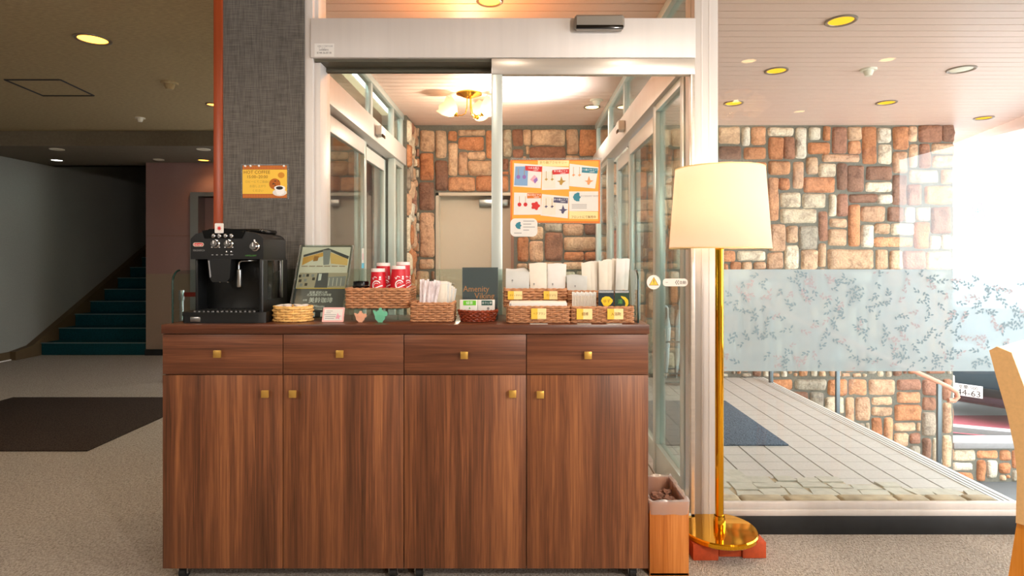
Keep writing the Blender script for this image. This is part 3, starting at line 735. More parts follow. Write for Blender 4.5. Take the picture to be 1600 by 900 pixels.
# right-hand window
wn = thing('window_1', 'large clear lobby window with a leaf print band', 'window', (2.5, 2.64, 0), kind='structure')
b = MB(); b.box(CXR, 4.3, 2.60, 2.70, 0.082, 0.108, M['alu'], bev=0.003); b.box(CXR, 4.3, 2.612, 2.632, 0.108, 0.138, M['alu'], bev=0.003); b.box(CXR, 4.3, 2.61, 2.70, 2.54, CEIL, M['alu'], bev=0.003); b.build('frame', wn)
b = MB(); b.box(CXR, 4.3, 2.65, 2.658, 0.108, 2.54, M['glass']); b.build('glass', wn)
b = MB(); b.box(CXR, 4.3, 2.645, 2.6485, Z(580, 2.645), Z(421, 2.645), M['film'], T=None)
fl = b.build('frosted_film', wn); fl['label'] = 'pale blue frosted band with leaf sprigs'
b = MB()
def leafshape(cx, cz, a, L, W, m):
    pts = [(0, 0), (0.3*L, W*0.5), (0.6*L, W*0.45), (L, 0), (0.6*L, -W*0.45), (0.3*L, -W*0.5)]
    ca, sa = math.cos(a), math.sin(a)
    b.add([(cx + p*ca - q*sa, yl, cz + p*sa + q*ca) for p, q in pts], [(0, 1, 2, 3, 4, 5)], m)
zf0, zf1 = Z(580, 2.645)+0.012, Z(421, 2.645)-0.012
for i in range(430):
    yl = 2.6438 - i*1.2e-6
    cx, cz = RN.uniform(CXR+0.02, 3.2), RN.uniform(zf0, zf1)
    a = RN.uniform(0, 2*PI); m = M['leaf'] if RN.random() < 0.72 else M['leaf_pink']; n = RN.choice((3, 4, 5))
    cur = Vector((cx, cz)); bend = RN.uniform(-0.35, 0.35); prev = cur.copy()
    for k in range(n):
        sidea = a + (0.75 if k % 2 else -0.75)
        L = RN.uniform(0.013, 0.022)
        if zf0 < cur.y < zf1: leafshape(cur.x, cur.y, sidea if k < n-1 else a, L, L*0.45, m)
        nxt = cur + Vector((math.cos(a), math.sin(a)))*0.010; a += bend
        t = (nxt-cur).normalized().orthogonal()*0.0007
        if zf0 < nxt.y < zf1 and zf0 < cur.y < zf1:
            b.add([(cur.x-t.x, yl+0.0000005, cur.y-t.y), (nxt.x-t.x, yl+0.0000005, nxt.y-t.y), (nxt.x+t.x, yl+0.0000005, nxt.y+t.y), (cur.x+t.x, yl+0.0000005, cur.y+t.y)], [(0, 1, 2, 3)], m)
        cur = nxt
b.build('leaf_print', fl, smooth=False, recalc=False)
b = MB(); b.box(CXR, 4.3, 2.60, 2.75, 0, 0.083, M['black_base'], bev=0.002); struct(b.build('baseboard_window'), 'black plinth under the large window', 'baseboard')

# ================================================================== FURNITURE
YC, YB, ZT = 2.2, 2.57, 0.974
xe = [X(253.5, YC), X(442, YC), X(631, YC), X(822.5, YC), X(1013.5, YC)]
zwb = Z(521.5, YC); zdr = Z(585.5, YC); zbt = Z(888.5, YC)
b = MB(); b.box(xe[0]-0.002, xe[4]+0.002, YC-0.004, YB, zwb, ZT, M['walnut_top'], bev=0.002)
tag(b.build('worktop'), 'dark walnut worktop carrying the coffee machine and baskets', 'worktop')
KN = MB()
def knob(kx, kz, parent):
    b = MB(); q = 0.0135; y = YC-0.016
    b.cyl((kx, YC, kz), (kx, YC-0.012, kz), 0.006, M['brass_knob'], n=12)
    b.box(kx-q, kx+q, y-0.004, y+0.004, kz-q, kz+q, M['brass_knob'], bev=0.0015)
    b.add([(kx-q, y-0.004, kz-q), (kx+q, y-0.004, kz-q), (kx+q, y-0.004, kz+q), (kx-q, y-0.004, kz+q), (kx, y-0.010, kz)], [(0, 1, 4), (1, 2, 4), (2, 3, 4), (3, 0, 4)], M['brass_knob'])
    b.build('knob', parent)
knobpx = [((343, 552), (417, 614)), ((533, 552), (460, 614)), ((726, 554), (801, 614)), ((918, 554), (844, 615))]
for c in (0, 1):
    a0, a1 = xe[2*c], xe[2*c+2]
    cb = thing('cabinet', ('walnut cabinet unit under the coffee machine and poster', 'walnut cabinet unit beside the wood-grain bin')[c], 'cabinet', ((a0+a1)/2, 2.4, 0), 'walnut cabinets of the coffee counter')
    b = MB(); b.box(a0, a1, YC+0.019, YB-0.01, zbt, zwb, M['walnut_v']); b.build('body', cb)
    for k in (0, 1):
        i = 2*c+k; l, rr_ = xe[i]+0.0014, xe[i+1]-0.0014
        b = MB(); b.box(l, rr_, YC, YC+0.018, zdr+0.0018, zwb-0.003, M['walnut_h'], bev=0.0012); dw = b.build('drawer', cb)
        knob(X(knobpx[i][0][0], YC), Z(knobpx[i][0][1], YC), dw)
        b = MB(); b.box(l, rr_, YC, YC+0.018, zbt, zdr-0.0018, M['walnut_v'], bev=0.0012); dw = b.build('door', cb)
        knob(X(knobpx[i][1][0], YC), Z(knobpx[i][1][1], YC), dw)
    for cx in (a0+0.05, a1-0.05):
        for cy in (YC+0.06, YB-0.06):
            b = MB(); b.cyl((cx-0.012, cy, 0.022), (cx+0.012, cy, 0.022), 0.022, M['rubber'], n=20); b.cyl((cx-0.014, cy, 0.022), (cx+0.014, cy, 0.022), 0.009, M['chrome'], n=16)
            b.box(cx-0.018, cx-0.014, cy-0.014, cy+0.014, 0.018, zbt, M['chrome'], bev=0.002); b.box(cx+0.014, cx+0.018, cy-0.014, cy+0.014, 0.018, zbt, M['chrome'], bev=0.002)
            b.box(cx-0.024, cx+0.024, cy-0.024, cy+0.024, zbt-0.006, zbt, M['chrome']); b.build('caster', cb)

# clear guard round the worktop
gd = thing('glass_guard', 'low clear guard with rounded corners standing round the worktop', 'guard', (-0.42, 2.55, ZT))
gz = ZT+0.2
def side_guard(xg, name):
    r = 0.045; y0, y1 = 2.245, 2.55
    out = [(y1, ZT), (y1, gz)] + [(y0+r - r*math.sin(t*PI/12), gz-r + r*math.cos(t*PI/12)) for t in range(7)] + [(y0, ZT)]
    b = MB(); b.prism(out, lambda a, bb, h: (xg+h, a, bb), -0.003, 0.003, M['acrylic']); b.build('side_pane', gd, smooth=False)
    ed = out[2:]; b = MB(); b.tube([(xg, p[0]-0.001, p[1]+0.0005) for p in ed], 0.0035, M['acrylic_edge'], n=6); b.build('edge', gd)
side_guard(X(270, 2.245), 'a'); side_guard(X(997, 2.245), 'b')
b = MB(); b.box(X(270, 2.245), X(997, 2.245), 2.552, 2.557, ZT, gz, M['acrylic']); b.build('back_pane', gd)

# ---------------------------------------------------------------- coffee machine
cm = thing('coffee_machine', 'black espresso machine with silver dials on the walnut worktop', 'coffee machine', (-1.12, 2.37, ZT))
mx0, mx1 = X(297.5, 2.26), X(411, 2.26); mf, mb_ = 2.262, 2.50
zp0, zp1 = Z(405, 2.26), Z(361, 2.26)
b = MB()   # body: tall side cheeks, rear block
b.box(mx0, mx0+0.012, mf+0.03, mb_-0.05, ZT+0.03, zp0+0.01, M['black_satin'], bev=0.004)
b.box(mx1-0.016, mx1, mf-0.004, mb_, ZT+0.004, zp0+0.001, M['black_satin'], bev=0.006, seg=3)
b.box(mx0+0.004, mx1-0.01, mf+0.095, mb_-0.01, ZT+0.004, zp1-0.015, M['black_plastic'], bev=0.006)
b.build('body', cm)
b = MB()   # head with domed top and rounded front edges
ns = 14; top = []
for i in range(ns+1):
    t = i/ns; top.append((mx0 + (mx1-mx0)*t, zp1 - 0.018 + 0.022*math.sin(PI*min(1, max(0, t))) ** 0.7 if 0 < t < 1 else zp1-0.03))
poly = [(mx0, zp0)] + top + [(mx1, zp0)]
b.prism(poly, lambda a, bb, h: (a, mf+h, bb), 0.0, mb_-mf-0.02, M['black_plastic']); b.build('head', cm, angle=25)
b = MB(); pf = front(mf)
b.prism([(316, 360.5), (345, 356.3), (384, 359.5), (378, 372.5), (320, 372.5)], pf, -0.02, 0.003, M['black_gloss'])
b.build('button_panel', cm)
for bx in (334.5, 343.5, 353.2, 362.3):
    b = MB(); b.lathe([(0.0, 0.007), (0.005, 0.0065), (0.0078, 0.004), (0.0082, 0)], (0, 0, 0), M['chrome'], n=16, T=Matrix.Translation((X(bx, mf), mf-0.003, Z(368.6, mf))) @ Matrix.Rotation(PI/2, 4, 'X')); b.build('button', cm)
for bx, bz, rr_ in ((337, 381, 0.0125), (357.5, 381, 0.0125), (398, 385, 0.0145)):
    T = Matrix.Translation((X(bx, mf), mf, Z(bz, mf))) @ Matrix.Rotation(PI/2, 4, 'X')
    b = MB(); b.lathe([(0, 0.018), (rr_*0.85, 0.018), (rr_, 0.015), (rr_*1.02, 0.002), (rr_*1.25, 0.0)], (0, 0, 0), M['chrome'], n=24, T=T)
    b.box(-0.0015, 0.0015, 0, rr_, 0.018, 0.0195, M['white'], T=T); b.build('dial', cm)
for bx in (354.5, 362):
    b = MB(); b.lathe([(0.0, 0.004), (0.0035, 0.0035), (0.0048, 0)], (0, 0, 0), M['chrome'], n=12, T=Matrix.Translation((X(bx, mf), mf, Z(393.7, mf))) @ Matrix.Rotation(PI/2, 4, 'X')); b.build('button', cm)
b = MB()   # printed marks
for tx, tz, w in ((332, 398.2, 2.6), (339, 398.2, 2.6), (346.5, 398.2, 2.6), (354.3, 398, 4.5), (362, 398, 4)): b.rect(pf, tx-w/2, tz-0.7, tx+w/2, tz+0.7, 0, 0.0006, M['ink_grey'])
for dx in (337, 357.5):
    for t in (-2.3, -0.9): pass
    b.rect(pf, dx-7, 385.6, dx-4.8, 387, 0, 0.0006, M['ink_white']); b.rect(pf, dx+4.8, 385.6, dx+7, 387, 0, 0.0006, M['ink_white']); b.rect(pf, dx-1, 374, dx+1, 376.2, 0, 0.0006, M['ink_white'])
b.prism([(396.4, 374.5), (398.8, 374.5), (399.3, 378), (397.2, 378)], pf, 0, 0.001, M['ink_white'])
b.build('printed_lettering', cm, smooth=False); b = MB(); b.text('A.INTELLIGENT', pf, 392, 399.3, 3.0, M['ink_green'], h=0.0008, sq=0.85)
b.build('printed_lettering', cm, smooth=False); b = MB(); b.text('MAGNIFICA', pf, 311, 391.2, 4.2, M['ink_grey'], h=0.0008, sq=0.82)
b.build('printed_lettering', cm)
b = MB(); b.prism(rrect(302, 379, 318.5, 385.2, 3.0), pf, 0, 0.002, M['ring_white']); b.prism(rrect(302.7, 379.7, 317.8, 384.5, 2.4), pf, 0.002, 0.0024, M['ink_red'])
b.text('DeLonghi', pf, 310.2, 382.1, 4.0, M['ink_white'], h=0.003, sq=0.85); b.build('badge', cm)
b = MB(); b.prism(rrect(336.7, 349, 350.3, 364.3, 1.5), pf, 0.004, 0.0055, M['paper'])
st8 = []
for k in range(16):
    rr_ = 4.2 if k % 2 == 0 else 1.9; a = PI*k/8; st8.append((343.6 + rr_*math.cos(a), 356.8 + rr_*math.sin(a)))
b.prism(st8, pf, 0.0055, 0.006, M['ink_red']); tg = b.build('tag', cm); tg['label'] = 'white tag with a red star'
b = MB(); b.prism([(333, 405), (368.5, 405), (366.5, 434), (362, 440), (340, 440), (335, 432)], front(2.30), 0.0, 0.04, M['black_satin'])
b.prism([(334.5, 407), (335.6, 407), (338.5, 431), (337.5, 433)], front(2.30), 0.04, 0.045, M['ink_grey']); sp = b.build('spout', cm)  # grey strip is a highlight on the spout edge, put in as colour
for nx_ in (344, 356):
    b = MB(); b.cyl((X(nx_, 2.28), 2.28, Z(437.5, 2.28)), (X(nx_, 2.28), 2.28, Z(441, 2.28)), 0.006, M['chrome'], r1=0.004, n=12); b.build('nozzle', sp)
b = MB(); d = 2.285; b.tube([(X(398, d), d+0.02, Z(406.5, d)), (X(388, d), d, Z(407.5, d)), (X(377, d), d, Z(408, d)), (X(374, d), d, Z(410, d)), (X(373, d), d, Z(414, d)), (X(373, d), d, Z(422, d))], 0.0035, M['chrome'], n=10)
wd = b.build('steam_wand', cm)
b = MB(); b.lathe([(0, 0), (0.0085, 0), (0.0105, 0.004), (0.0095, 0.066), (0.006, 0.07), (0, 0.07)], (X(374, d), d, Z(448.5, d)), M['steel'], n=20); b.build('frother', wd)
b = MB()   # drip tray
tx0, tx1 = X(280.5, 2.24), X(412, 2.24)
pl = [(tx0, 2.262), (tx0+0.02, 2.236), (tx1-0.03, 2.232), (tx1+0.004, 2.25), (tx1+0.004, mb_), (mx0, mb_), (mx0-0.03, 2.31)]
b.prism(pl, lambda a, bb, h: (a, bb, h), ZT+0.001, ZT+0.028, M['black_satin'])
pl2 = [((a-(-1.13))*1.012-1.13, (bb-2.37)*1.02+2.37) for a, bb in pl]
b.prism(pl2, lambda a, bb, h: (a, bb, h), ZT+0.028, ZT+0.042, M['black_plastic']); dt = b.build('drip_tray', cm)
b = MB()
for k in range(14):
    gx = mx0+0.015+(mx1-mx0-0.05)*k/13; b.box(gx, gx+0.008, 2.255, mf+0.09, ZT+0.042, ZT+0.046, M['steel'])
b.build('grille', dt)
b = MB(); b.box(X(296, 2.23), X(312, 2.23), 2.2335, 2.238, ZT+0.006, ZT+0.024, M['steel'], bev=0.002); b.build('handle_plate', dt)
b = MB(); b.box(mx1-0.002, mx1+0.0015, 2.30, 2.43, ZT+0.085, zp0-0.005, M['black_gloss'], bev=0.001); b.box(mx1, mx1+0.003, 2.435, 2.445, ZT+0.085, zp0-0.005, M['steel'], bev=0.001); b.build('side_panel', cm)
b = MB(); b.box(mx0+0.03, mx1-0.03, mf+0.06, mb_-0.03, zp1-0.006, zp1+0.012, M['black_gloss'], bev=0.008, seg=3); b.build('bean_lid', cm)

# ---------------------------------------------------------------- baskets
def perim_rect(x0, x1, y0, y1, r, step):
    pts = []
    pl = rrect(x0, y0, x1, y1, r, 4); n = len(pl)
    for i in range(n):
        a, c = Vector(pl[i]), Vector(pl[(i+1) % n]); L = (c-a).length
        k = max(1, int(L/step)); pts += [a + (c-a)*j/k for j in range(k)]
    return pts
def wicker_basket(name, label, x0, x1, y0, y1, z0, z1, rows, group=None, wm='wicker', gap='wicker_gap', stake=0.022, flare=0.0, oval=False, cat='basket'):
    r = thing(name, label, cat, ((x0+x1)/2, (y0+y1)/2, z0), group)
    cx, cy = (x0+x1)/2, (y0+y1)/2
    if oval:
        base = [Vector((cx + (x1-x0)/2*math.cos(2*PI*k/90), cy + (y1-y0)/2*math.sin(2*PI*k/90))) for k in range(90)]
    else: base = perim_rect(x0, x1, y0, y1, 0.012, 0.0065)
    N = len(base); ds = [0]
    for i in range(N): ds.append(ds[-1] + (base[(i+1) % N]-base[i]).length)
    tot = ds[-1]; ns_ = max(6, int(round(tot/stake)) // 2 * 2); rs = (z1-z0)/rows
    def at(i, out, t):
        p = base[i % N]; tg_ = (base[(i+1) % N]-base[i-1]).normalized(); nr = Vector((tg_.y, -tg_.x)); k = 1 + flare*(t-1)
        q = Vector((cx, cy)) + (p-Vector((cx, cy)))*k
        return (q + nr*out)
    b = MB()
    for j in range(rows):
        z = z0 + rs*(j+0.5); pts = []
        for i in range(N):
            ph = PI*ns_*ds[i]/tot + PI*j; q = at(i, 0.0028*math.sin(ph), (j+0.5)/rows); pts.append((q.x, q.y, z + 0.0009*math.sin(i*1.7+j)))
        b.tube(pts, rs*0.47, M[wm], n=6, closed=True)
    for k in range(ns_):
        s_ = tot*(k+0.5)/ns_; i = min(range(N), key=lambda q: abs(ds[q]-s_))
        p0, p1 = at(i, 0.0, 0.0), at(i, 0.0, 1.0); b.tube([(p0.x, p0.y, z0+0.001), (p1.x, p1.y, z1+0.002)], 0.0024, M[wm], n=5)
    b.build('weave', r)
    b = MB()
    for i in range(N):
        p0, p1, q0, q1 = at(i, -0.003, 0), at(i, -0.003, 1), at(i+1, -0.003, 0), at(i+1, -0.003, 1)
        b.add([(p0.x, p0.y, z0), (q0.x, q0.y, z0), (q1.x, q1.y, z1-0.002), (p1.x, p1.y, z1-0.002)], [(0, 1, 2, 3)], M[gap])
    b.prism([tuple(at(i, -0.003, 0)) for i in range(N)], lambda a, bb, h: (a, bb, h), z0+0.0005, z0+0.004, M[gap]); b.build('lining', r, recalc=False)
    b = MB(); pts = []
    for off in (0, PI):
        pts = [(*at(i, 0.0022*math.cos(i*0.9+off), 1), z1 + 0.0022*math.sin(i*0.9+off)) for i in range(N)]
        b.tube(pts, 0.0026, M[wm], n=5, closed=True)
    b.build('rim', r)
    return r
def riser(name, label, x0, x1, y0, y1, z1):
    r = thing(name, label, 'stand', ((x0+x1)/2, (y0+y1)/2, ZT))
    b = MB(); b.box(x0, x1, y0, y1, z1-0.005, z1-0.001, M['acrylic']); b.build('shelf', r)
    for a, c in ((x0+0.01, y0+0.005), (x1-0.016, y0+0.005), (x0+0.01, y1-0.012), (x1-0.016, y1-0.012)):
        b = MB(); b.box(a, a+0.006, c, c+0.006, ZT+0.0005, z1-0.005, M['acrylic']); b.build('leg', r)
# --- bamboo basket with creamers
bx0, bx1 = X(428.5, 2.31), X(487, 2.31)
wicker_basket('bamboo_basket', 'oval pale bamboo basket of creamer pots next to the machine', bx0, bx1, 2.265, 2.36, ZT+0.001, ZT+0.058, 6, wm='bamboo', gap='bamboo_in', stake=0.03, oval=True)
k = 0
for px, py in ((-0.045, 2.30), (-0.012, 2.295), (0.022, 2.30), (-0.03, 2.33), (0.008, 2.332), (0.042, 2.32)):
    cx = (bx0+bx1)/2 + px
    r = thing('creamer_pot', 'small white creamer pot heaped in the bamboo basket', 'creamer', (cx, py, ZT+0.036), 'creamer pots in the bamboo basket')
    T = Matrix.Translation((cx, py, ZT+0.040)) @ Matrix.Rotation(RN.uniform(-0.25, 0.25), 4, 'X') @ Matrix.Rotation(RN.uniform(-0.25, 0.25), 4, 'Y')
    b = MB(); b.lathe([(0, 0), (0.010, 0), (0.0145, 0.022), (0.0165, 0.023)], (0, 0, 0), M['cup_white'], n=20, T=T); b.build('pot', r)
    b = MB(); b.lathe([(0.0168, 0.0228), (0.0168, 0.0242), (0.013, 0.0258), (0, 0.0262)], (0, 0, 0), M['paper'], n=20, T=T); b.build('lid', r)
# --- poster in acrylic stand
ps = thing('poster_stand', 'clear leaning stand with the dark coffee poster', 'poster stand', (X(501, 2.44), 2.44, ZT))
def lean(px, py, h):
    d = 2.40 + (497-py)/112*0.075 ; return (X(px, d), d-h, Z(py, d)*1.0)
# the sheet leans back: its foot stands at 2.40 m and its head at 2.475 m from the camera
fw = 2.40; th = math.radians(14)
SX0 = X(458, 2.43); SX1 = X(536.5, 2.43); SH = Z(385, 2.47)-ZT
def sheet(u, v, h):   # u 0..1 across, v 0..1 up from the foot
    x = SX0 + (SX1-SX0)*u + 0.022*v; z = ZT + 0.003 + (SH-0.003)*v; y = fw + 0.075*v
    return (x, y-h, z)
b = MB(); b.prism([(-0.03, 0), (1.03, 0), (1.03, 1.02), (-0.03, 1.02)], sheet, -0.003, 0.0, M['acrylic']); b.prism([(-0.03, 0), (1.03, 0), (1.03, 1.02), (-0.03, 1.02)], sheet, 0.003, 0.005, M['acrylic'])
b.build('sleeve', ps, smooth=False)
b = MB()
for u0, u1 in ((-0.045, -0.015), (1.015, 1.045)):
    b = MB(); b.prism([(u0, 0), (u1, 0), (u1, 1.02), (u0, 1.02)], sheet, -0.004, 0.006, M['plastic_clear']); b.build('side_edge', ps, smooth=False)
b = MB(); b.add([sheet(0.1, 0.9, -0.004), sheet(0.9, 0.9, -0.004), (SX1-0.01, 2.545, ZT+0.002), (SX0+0.03, 2.545, ZT+0.002)], [(0, 1, 2, 3)], M['plastic_clear'])
b.build('back_strut', ps, smooth=False, recalc=False)
def zp(x, y):        # a spot in the close-up of the poster -> sheet
    px, py = 450 + x/6.927, 380 + y/6.927
    v = (497 - py)/(497 - 386.0); xl = 460.5 + (1-v)*(-7) + 3; xr = 544.5 - (1-v)*11.5 - 3
    return ((px - xl)/(xr - xl), v)
def pz(lst): return [zp(*q) for q in lst]
b = MB(); b.prism([(0, 0.01), (1, 0.01), (1, 1), (0, 1)], sheet, 0.0, 0.0015, M['slate_card'])
L = 0.0018
b.prism([(0.012, 0.405), (0.988, 0.405), (0.988, 0.99), (0.012, 0.99)], sheet, 0, L, M['paper_warm']); b.prism(pz([(95, 330), (605, 330), (585, 492), (76, 492)]), sheet, L, L+0.0002, mat('poster_stone_grey', '#B5A690', 0.6))
b.prism(pz([(118, 135), (380, 60), (612, 150), (600, 185), (380, 85), (118, 160)]), sheet, L, L+0.0003, M['slate_card'])
b.prism(pz([(115, 165), (330, 105), (330, 150), (240, 180), (110, 250)]), sheet, L, L+0.0004, mat('poster_amber', '#E2A650', 0.6))
b.prism(pz([(400, 105), (600, 180), (595, 250), (420, 230)]), sheet, L, L+0.0004, mat('poster_amber_light', '#E9BC74', 0.6))
b.prism(pz([(235, 150), (285, 148), (275, 200), (225, 205)]), sheet, L+0.0004, L+0.0007, mat('poster_brown', '#A8702E', 0.6))
b.prism(pz([(325, 85), (410, 80), (400, 240), (340, 245)]), sheet, L+0.0004, L+0.0008, M['ink_grey'])
for i in range(6): b.prism(pz([(110+i*80, 255), (175+i*80, 255), (172+i*80, 262), (107+i*80, 262)]), sheet, L+0.0004, L+0.0006, M['ink_brown'])
b.prism(pz([(285, 335), (400, 330), (395, 490), (262, 490)]), sheet, L, L+0.0005, M['slate_card'])
for i, (xx, yy) in enumerate(((90, 350), (130, 345), (170, 342), (225, 345), (95, 400), (150, 395), (235, 380), (110, 445), (160, 440))):
    b.prism(pz([(xx, yy), (xx+28, yy), (xx+25, yy+30), (xx-3, yy+30)]), sheet, L, L+0.0004, M['ink_grey' if i % 2 else 'ink'])
b.prism(pz([(400, 375), (590, 365), (575, 470), (395, 480)]), sheet, L, L+0.0004, M['ink_grey'])
for i in range(4): b.prism(pz([(410+i*42, 385), (416+i*42, 385), (410+i*42, 470), (404+i*42, 470)]), sheet, L+0.0004, L+0.0007, M['paper_warm'])
b.prism(pz([(300, 340), (332, 340), (325, 410), (296, 415)]), sheet, L+0.0005, L+0.0009, M['paper'])
b.prism(pz([(75, 492), (588, 492), (587, 500), (74, 500)]), sheet, L+0.0004, L+0.0007, M['yellow'])
def ptxt(body, x, y, hgt, m=M['ink_white'], sq=1.0):
    u, v = zp(x, y); s_ = hgt/6.927/111.0
    fn = lambda a, bb, h: sheet(u + a*(111.0/75.0), v + bb, h)
    b.text(body, fn, 0, 0, s_, m, h=0.0018, flip=1, sq=sq)
ptxt('創業 昭和七年', 310, 540, 30); ptxt('北海道最古の珈琲屋', 318, 566, 28); ptxt('美鈴珈琲', 338, 622, 62); ptxt('函館', 178, 622, 22); ptxt('Misuzu', 325, 685, 40); ptxt('COFFEE', 320, 718, 24)
for x0_, x1_ in ((262, 290), (345, 372)): b.prism(pz([(x0_, 748), (x1_, 748), (x1_, 795), (x0_, 795)]), sheet, 0.0015, 0.002, M['paper'])
pp = b.build('poster', ps, smooth=False)
# --- pink price card
pc = thing('card_stand', 'small pink framed notice card in front of the coffee poster', 'card', (X(520, 2.28), 2.28, ZT))
def pcf(px, py, h):
    v = (501-py)/22.0; d = 2.275 + 0.018*v; return (X(px, 2.28), d-h, ZT+0.001 + v*0.0545)
b = MB(); b.prism(rrect(503.5, 479, 537, 501, 1.5), pcf, -0.004, 0.0, M['pink']); b.build('frame', pc)
b = MB(); b.rect(pcf, 506, 481.5, 534.5, 498.5, 0, 0.0008, M['paper'])
for q, (a0, a1) in enumerate(((509, 519), (509, 516), (506.5, 525), (508, 524), (508, 522))): b.rect(pcf, a0, 484+q*2.8, a1, 484.7+q*2.8, 0.0008, 0.0012, M['ink_grey'])
b.prism([(527, 487), (529.5, 491), (533, 492), (530, 494), (530.5, 497), (527.5, 495.5), (524.5, 496.5), (525, 493)], pcf, 0.0008, 0.0012, M['ink_pink']); b.build('card', pc)
b = MB(); b.prism([(2.296, ZT+0.05), (2.298, ZT+0.05), (2.315, ZT+0.001), (2.310, ZT+0.001)], lambda a, bb, h: (h, a, bb), X(510, 2.28), X(530, 2.28), M['pink']); b.build('back_strut', pc)
# --- cup basket on a riser
cz0 = 1.022
riser('display_riser', 'clear riser lifting the basket of red cups', X(546, 2.36), X(632, 2.42), 2.345, 2.505, cz0)
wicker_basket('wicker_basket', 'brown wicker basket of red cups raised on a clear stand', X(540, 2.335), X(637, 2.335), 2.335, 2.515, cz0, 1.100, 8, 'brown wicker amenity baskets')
def cup(cx, cy, z0, hgt, label, mark):
    r = thing('paper_cup', label, 'cup', (cx, cy, z0), 'red paper cups standing upside down')
    r0, r1 = 0.0365, 0.0275
    b = MB(); b.lathe([(r0+0.002, 0), (r0+0.0025, 0.003), (r0, 0.005), (r1, hgt-0.012), (r1-0.002, hgt-0.012)], (cx, cy, z0), M['cup_red'], n=40); b.build('wall', r)
    b = MB(); b.lathe([(r1+0.0008, hgt-0.013), (r1, hgt), (r1-0.004, hgt), (r1-0.004, hgt-0.006), (0, hgt-0.006)], (cx, cy, z0), M['cup_white'], n=40); b.build('base_ring', r)
    b = MB()
    def onc(a, zz, h): rad = r0 + (r1-r0)*zz/hgt + 0.0006 + h; return (cx + rad*math.sin(a), cy - rad*math.cos(a), z0+zz)
    def ribbon(pts, w):
        for (a0, z0_), (a1, z1_) in zip(pts, pts[1:]):
            dx, dz = (a1-a0)*r0, z1_-z0_; l = math.hypot(dx, dz) or 1; nx_, nz2 = -dz/l*w, dx/l*w
            b.add([onc(a0-nx_/r0, z0_-nz2, 0), onc(a1-nx_/r0, z1_-nz2, 0), onc(a1+nx_/r0, z1_+nz2, 0), onc(a0+nx_/r0, z0_+nz2, 0)], [(0, 1, 2, 3)], M['ink_white'])
    c0, zc = mark
    ribbon([(c0 + 0.52*math.cos(t), zc + 0.017*math.sin(t)) for t in [0.5 + 4.9*i/24 for i in range(25)]], 0.0022)
    ribbon([(c0 + 0.38*math.cos(t), zc - 0.004 + 0.012*math.sin(t)) for t in [0.9 + 3.6*i/18 for i in range(19)]], 0.0010)
    ribbon([(c0-0.25, zc-0.012), (c0+0.05, zc-0.009), (c0+0.45, zc-0.004), (c0+0.8, zc-0.002)], 0.002)
    ribbon([(c0-0.6, zc+0.03), (c0-0.45, zc+0.022), (c0-0.3, zc+0.034), (c0+0.05, zc+0.03)], 0.0012)
    ribbon([(c0+0.35, zc+0.031), (c0+0.6, zc+0.031)], 0.004); ribbon([(c0+0.3, zc+0.023), (c0+0.62, zc+0.023)], 0.002)
    b.build('printed_mark', r, smooth=False, recalc=False)
czb = cz0+0.0055
cup(X(591, 2.382), 2.382, czb, 0.152, 'red upside-down paper cup in front, beside the black lids', (0.0, 0.086))
cup(X(599, 2.466), 2.466, czb, 0.174, 'red paper cup behind the frontmost one, white top showing', (0.55, 0.085))
cup(X(622.5, 2.382), 2.382, czb, 0.163, 'red paper cup with the big white swirl at the basket corner', (0.35, 0.088))
cup(X(630, 2.466), 2.466, czb, 0.178, 'red paper cup at the rear corner nearest the stir sticks', (0.9, 0.085))
r = thing('cup_lid', 'stack of black plastic lids in the basket beside the red cups', 'lid', (X(564, 2.40), 2.40, cz0+0.006))
b = MB(); lx, ly = X(564, 2.40), 2.40
prof = []
for k in range(7): zz = cz0+0.006+k*0.0125; prof += [(0.0325, zz), (0.0345, zz+0.003), (0.0345, zz+0.006), (0.0315, zz+0.009)]
prof += [(0.031, cz0+0.0975), (0, cz0+0.0975)]; b.lathe(prof, (lx, ly, 0), M['black_plastic'], n=36); b.build('rims', r)
b = MB(); b.lathe([(0.031, 0.0), (0.031, 0.006), (0.029, 0.008), (0.025, 0.008), (0.024, 0.004), (0, 0.004)], (lx, ly, cz0+0.0975), M['black_gloss'], n=36); b.build('top_lid', r)
# --- teapot shapes
def teapot_poly(kind):
    w = [(-10, 0), (10, 0), (10, 4), (18, 10), (22, 20), (21, 26), (27, 24), (32, 31), (29, 42), (21, 45), (16, 41), (12, 46), (5, 50), (6, 56), (0, 59), (-6, 56), (-5, 50),
         (-12, 46), (-17, 41), (-24, 46), (-32, 48), (-29, 39), (-26, 34), (-23, 24), (-22, 16), (-17, 9), (-10, 4)]
    return w if kind == 'wide' else [(x*1.0 if y < 5 else x*1.04, y*1.14) for x, y in w]
def teapot(name, label, px, kind, m, hz):
    cx = X(px, 2.26); r = thing(name, label, 'ornament', (cx, 2.262, ZT)); s_ = hz/60.0
    b = MB(); b.prism([(a*s_, c*s_) for a, c in teapot_poly(kind)], lambda a, bb, h: (cx+a, 2.268-h, ZT+0.0015+bb), 0.0, 0.010, m); b.build('plate', r, angle=50)
    b = MB()
    for q in range(7):
        an = RN.uniform(0, 6); cc = (RN.uniform(-12, 12)*s_, RN.uniform(12, 44)*s_)
        b.tube([(cx+cc[0]+0.006*s_/0.001*math.cos(an+t*0.5)*0.9, 2.2575, ZT+cc[1]+0.006*s_/0.001*math.sin(an+t*0.5)) for t in range(5)], 0.0007, m, n=5)
    b.build('relief', r)
teapot('teapot_ornament', 'small peach teapot-shaped plate on the worktop', 563, 'wide', M['peach'], 0.044)
teapot('teapot_ornament', 'small mint green teapot-shaped plate on the worktop', 594, 'tall', M['mint'], 0.050)
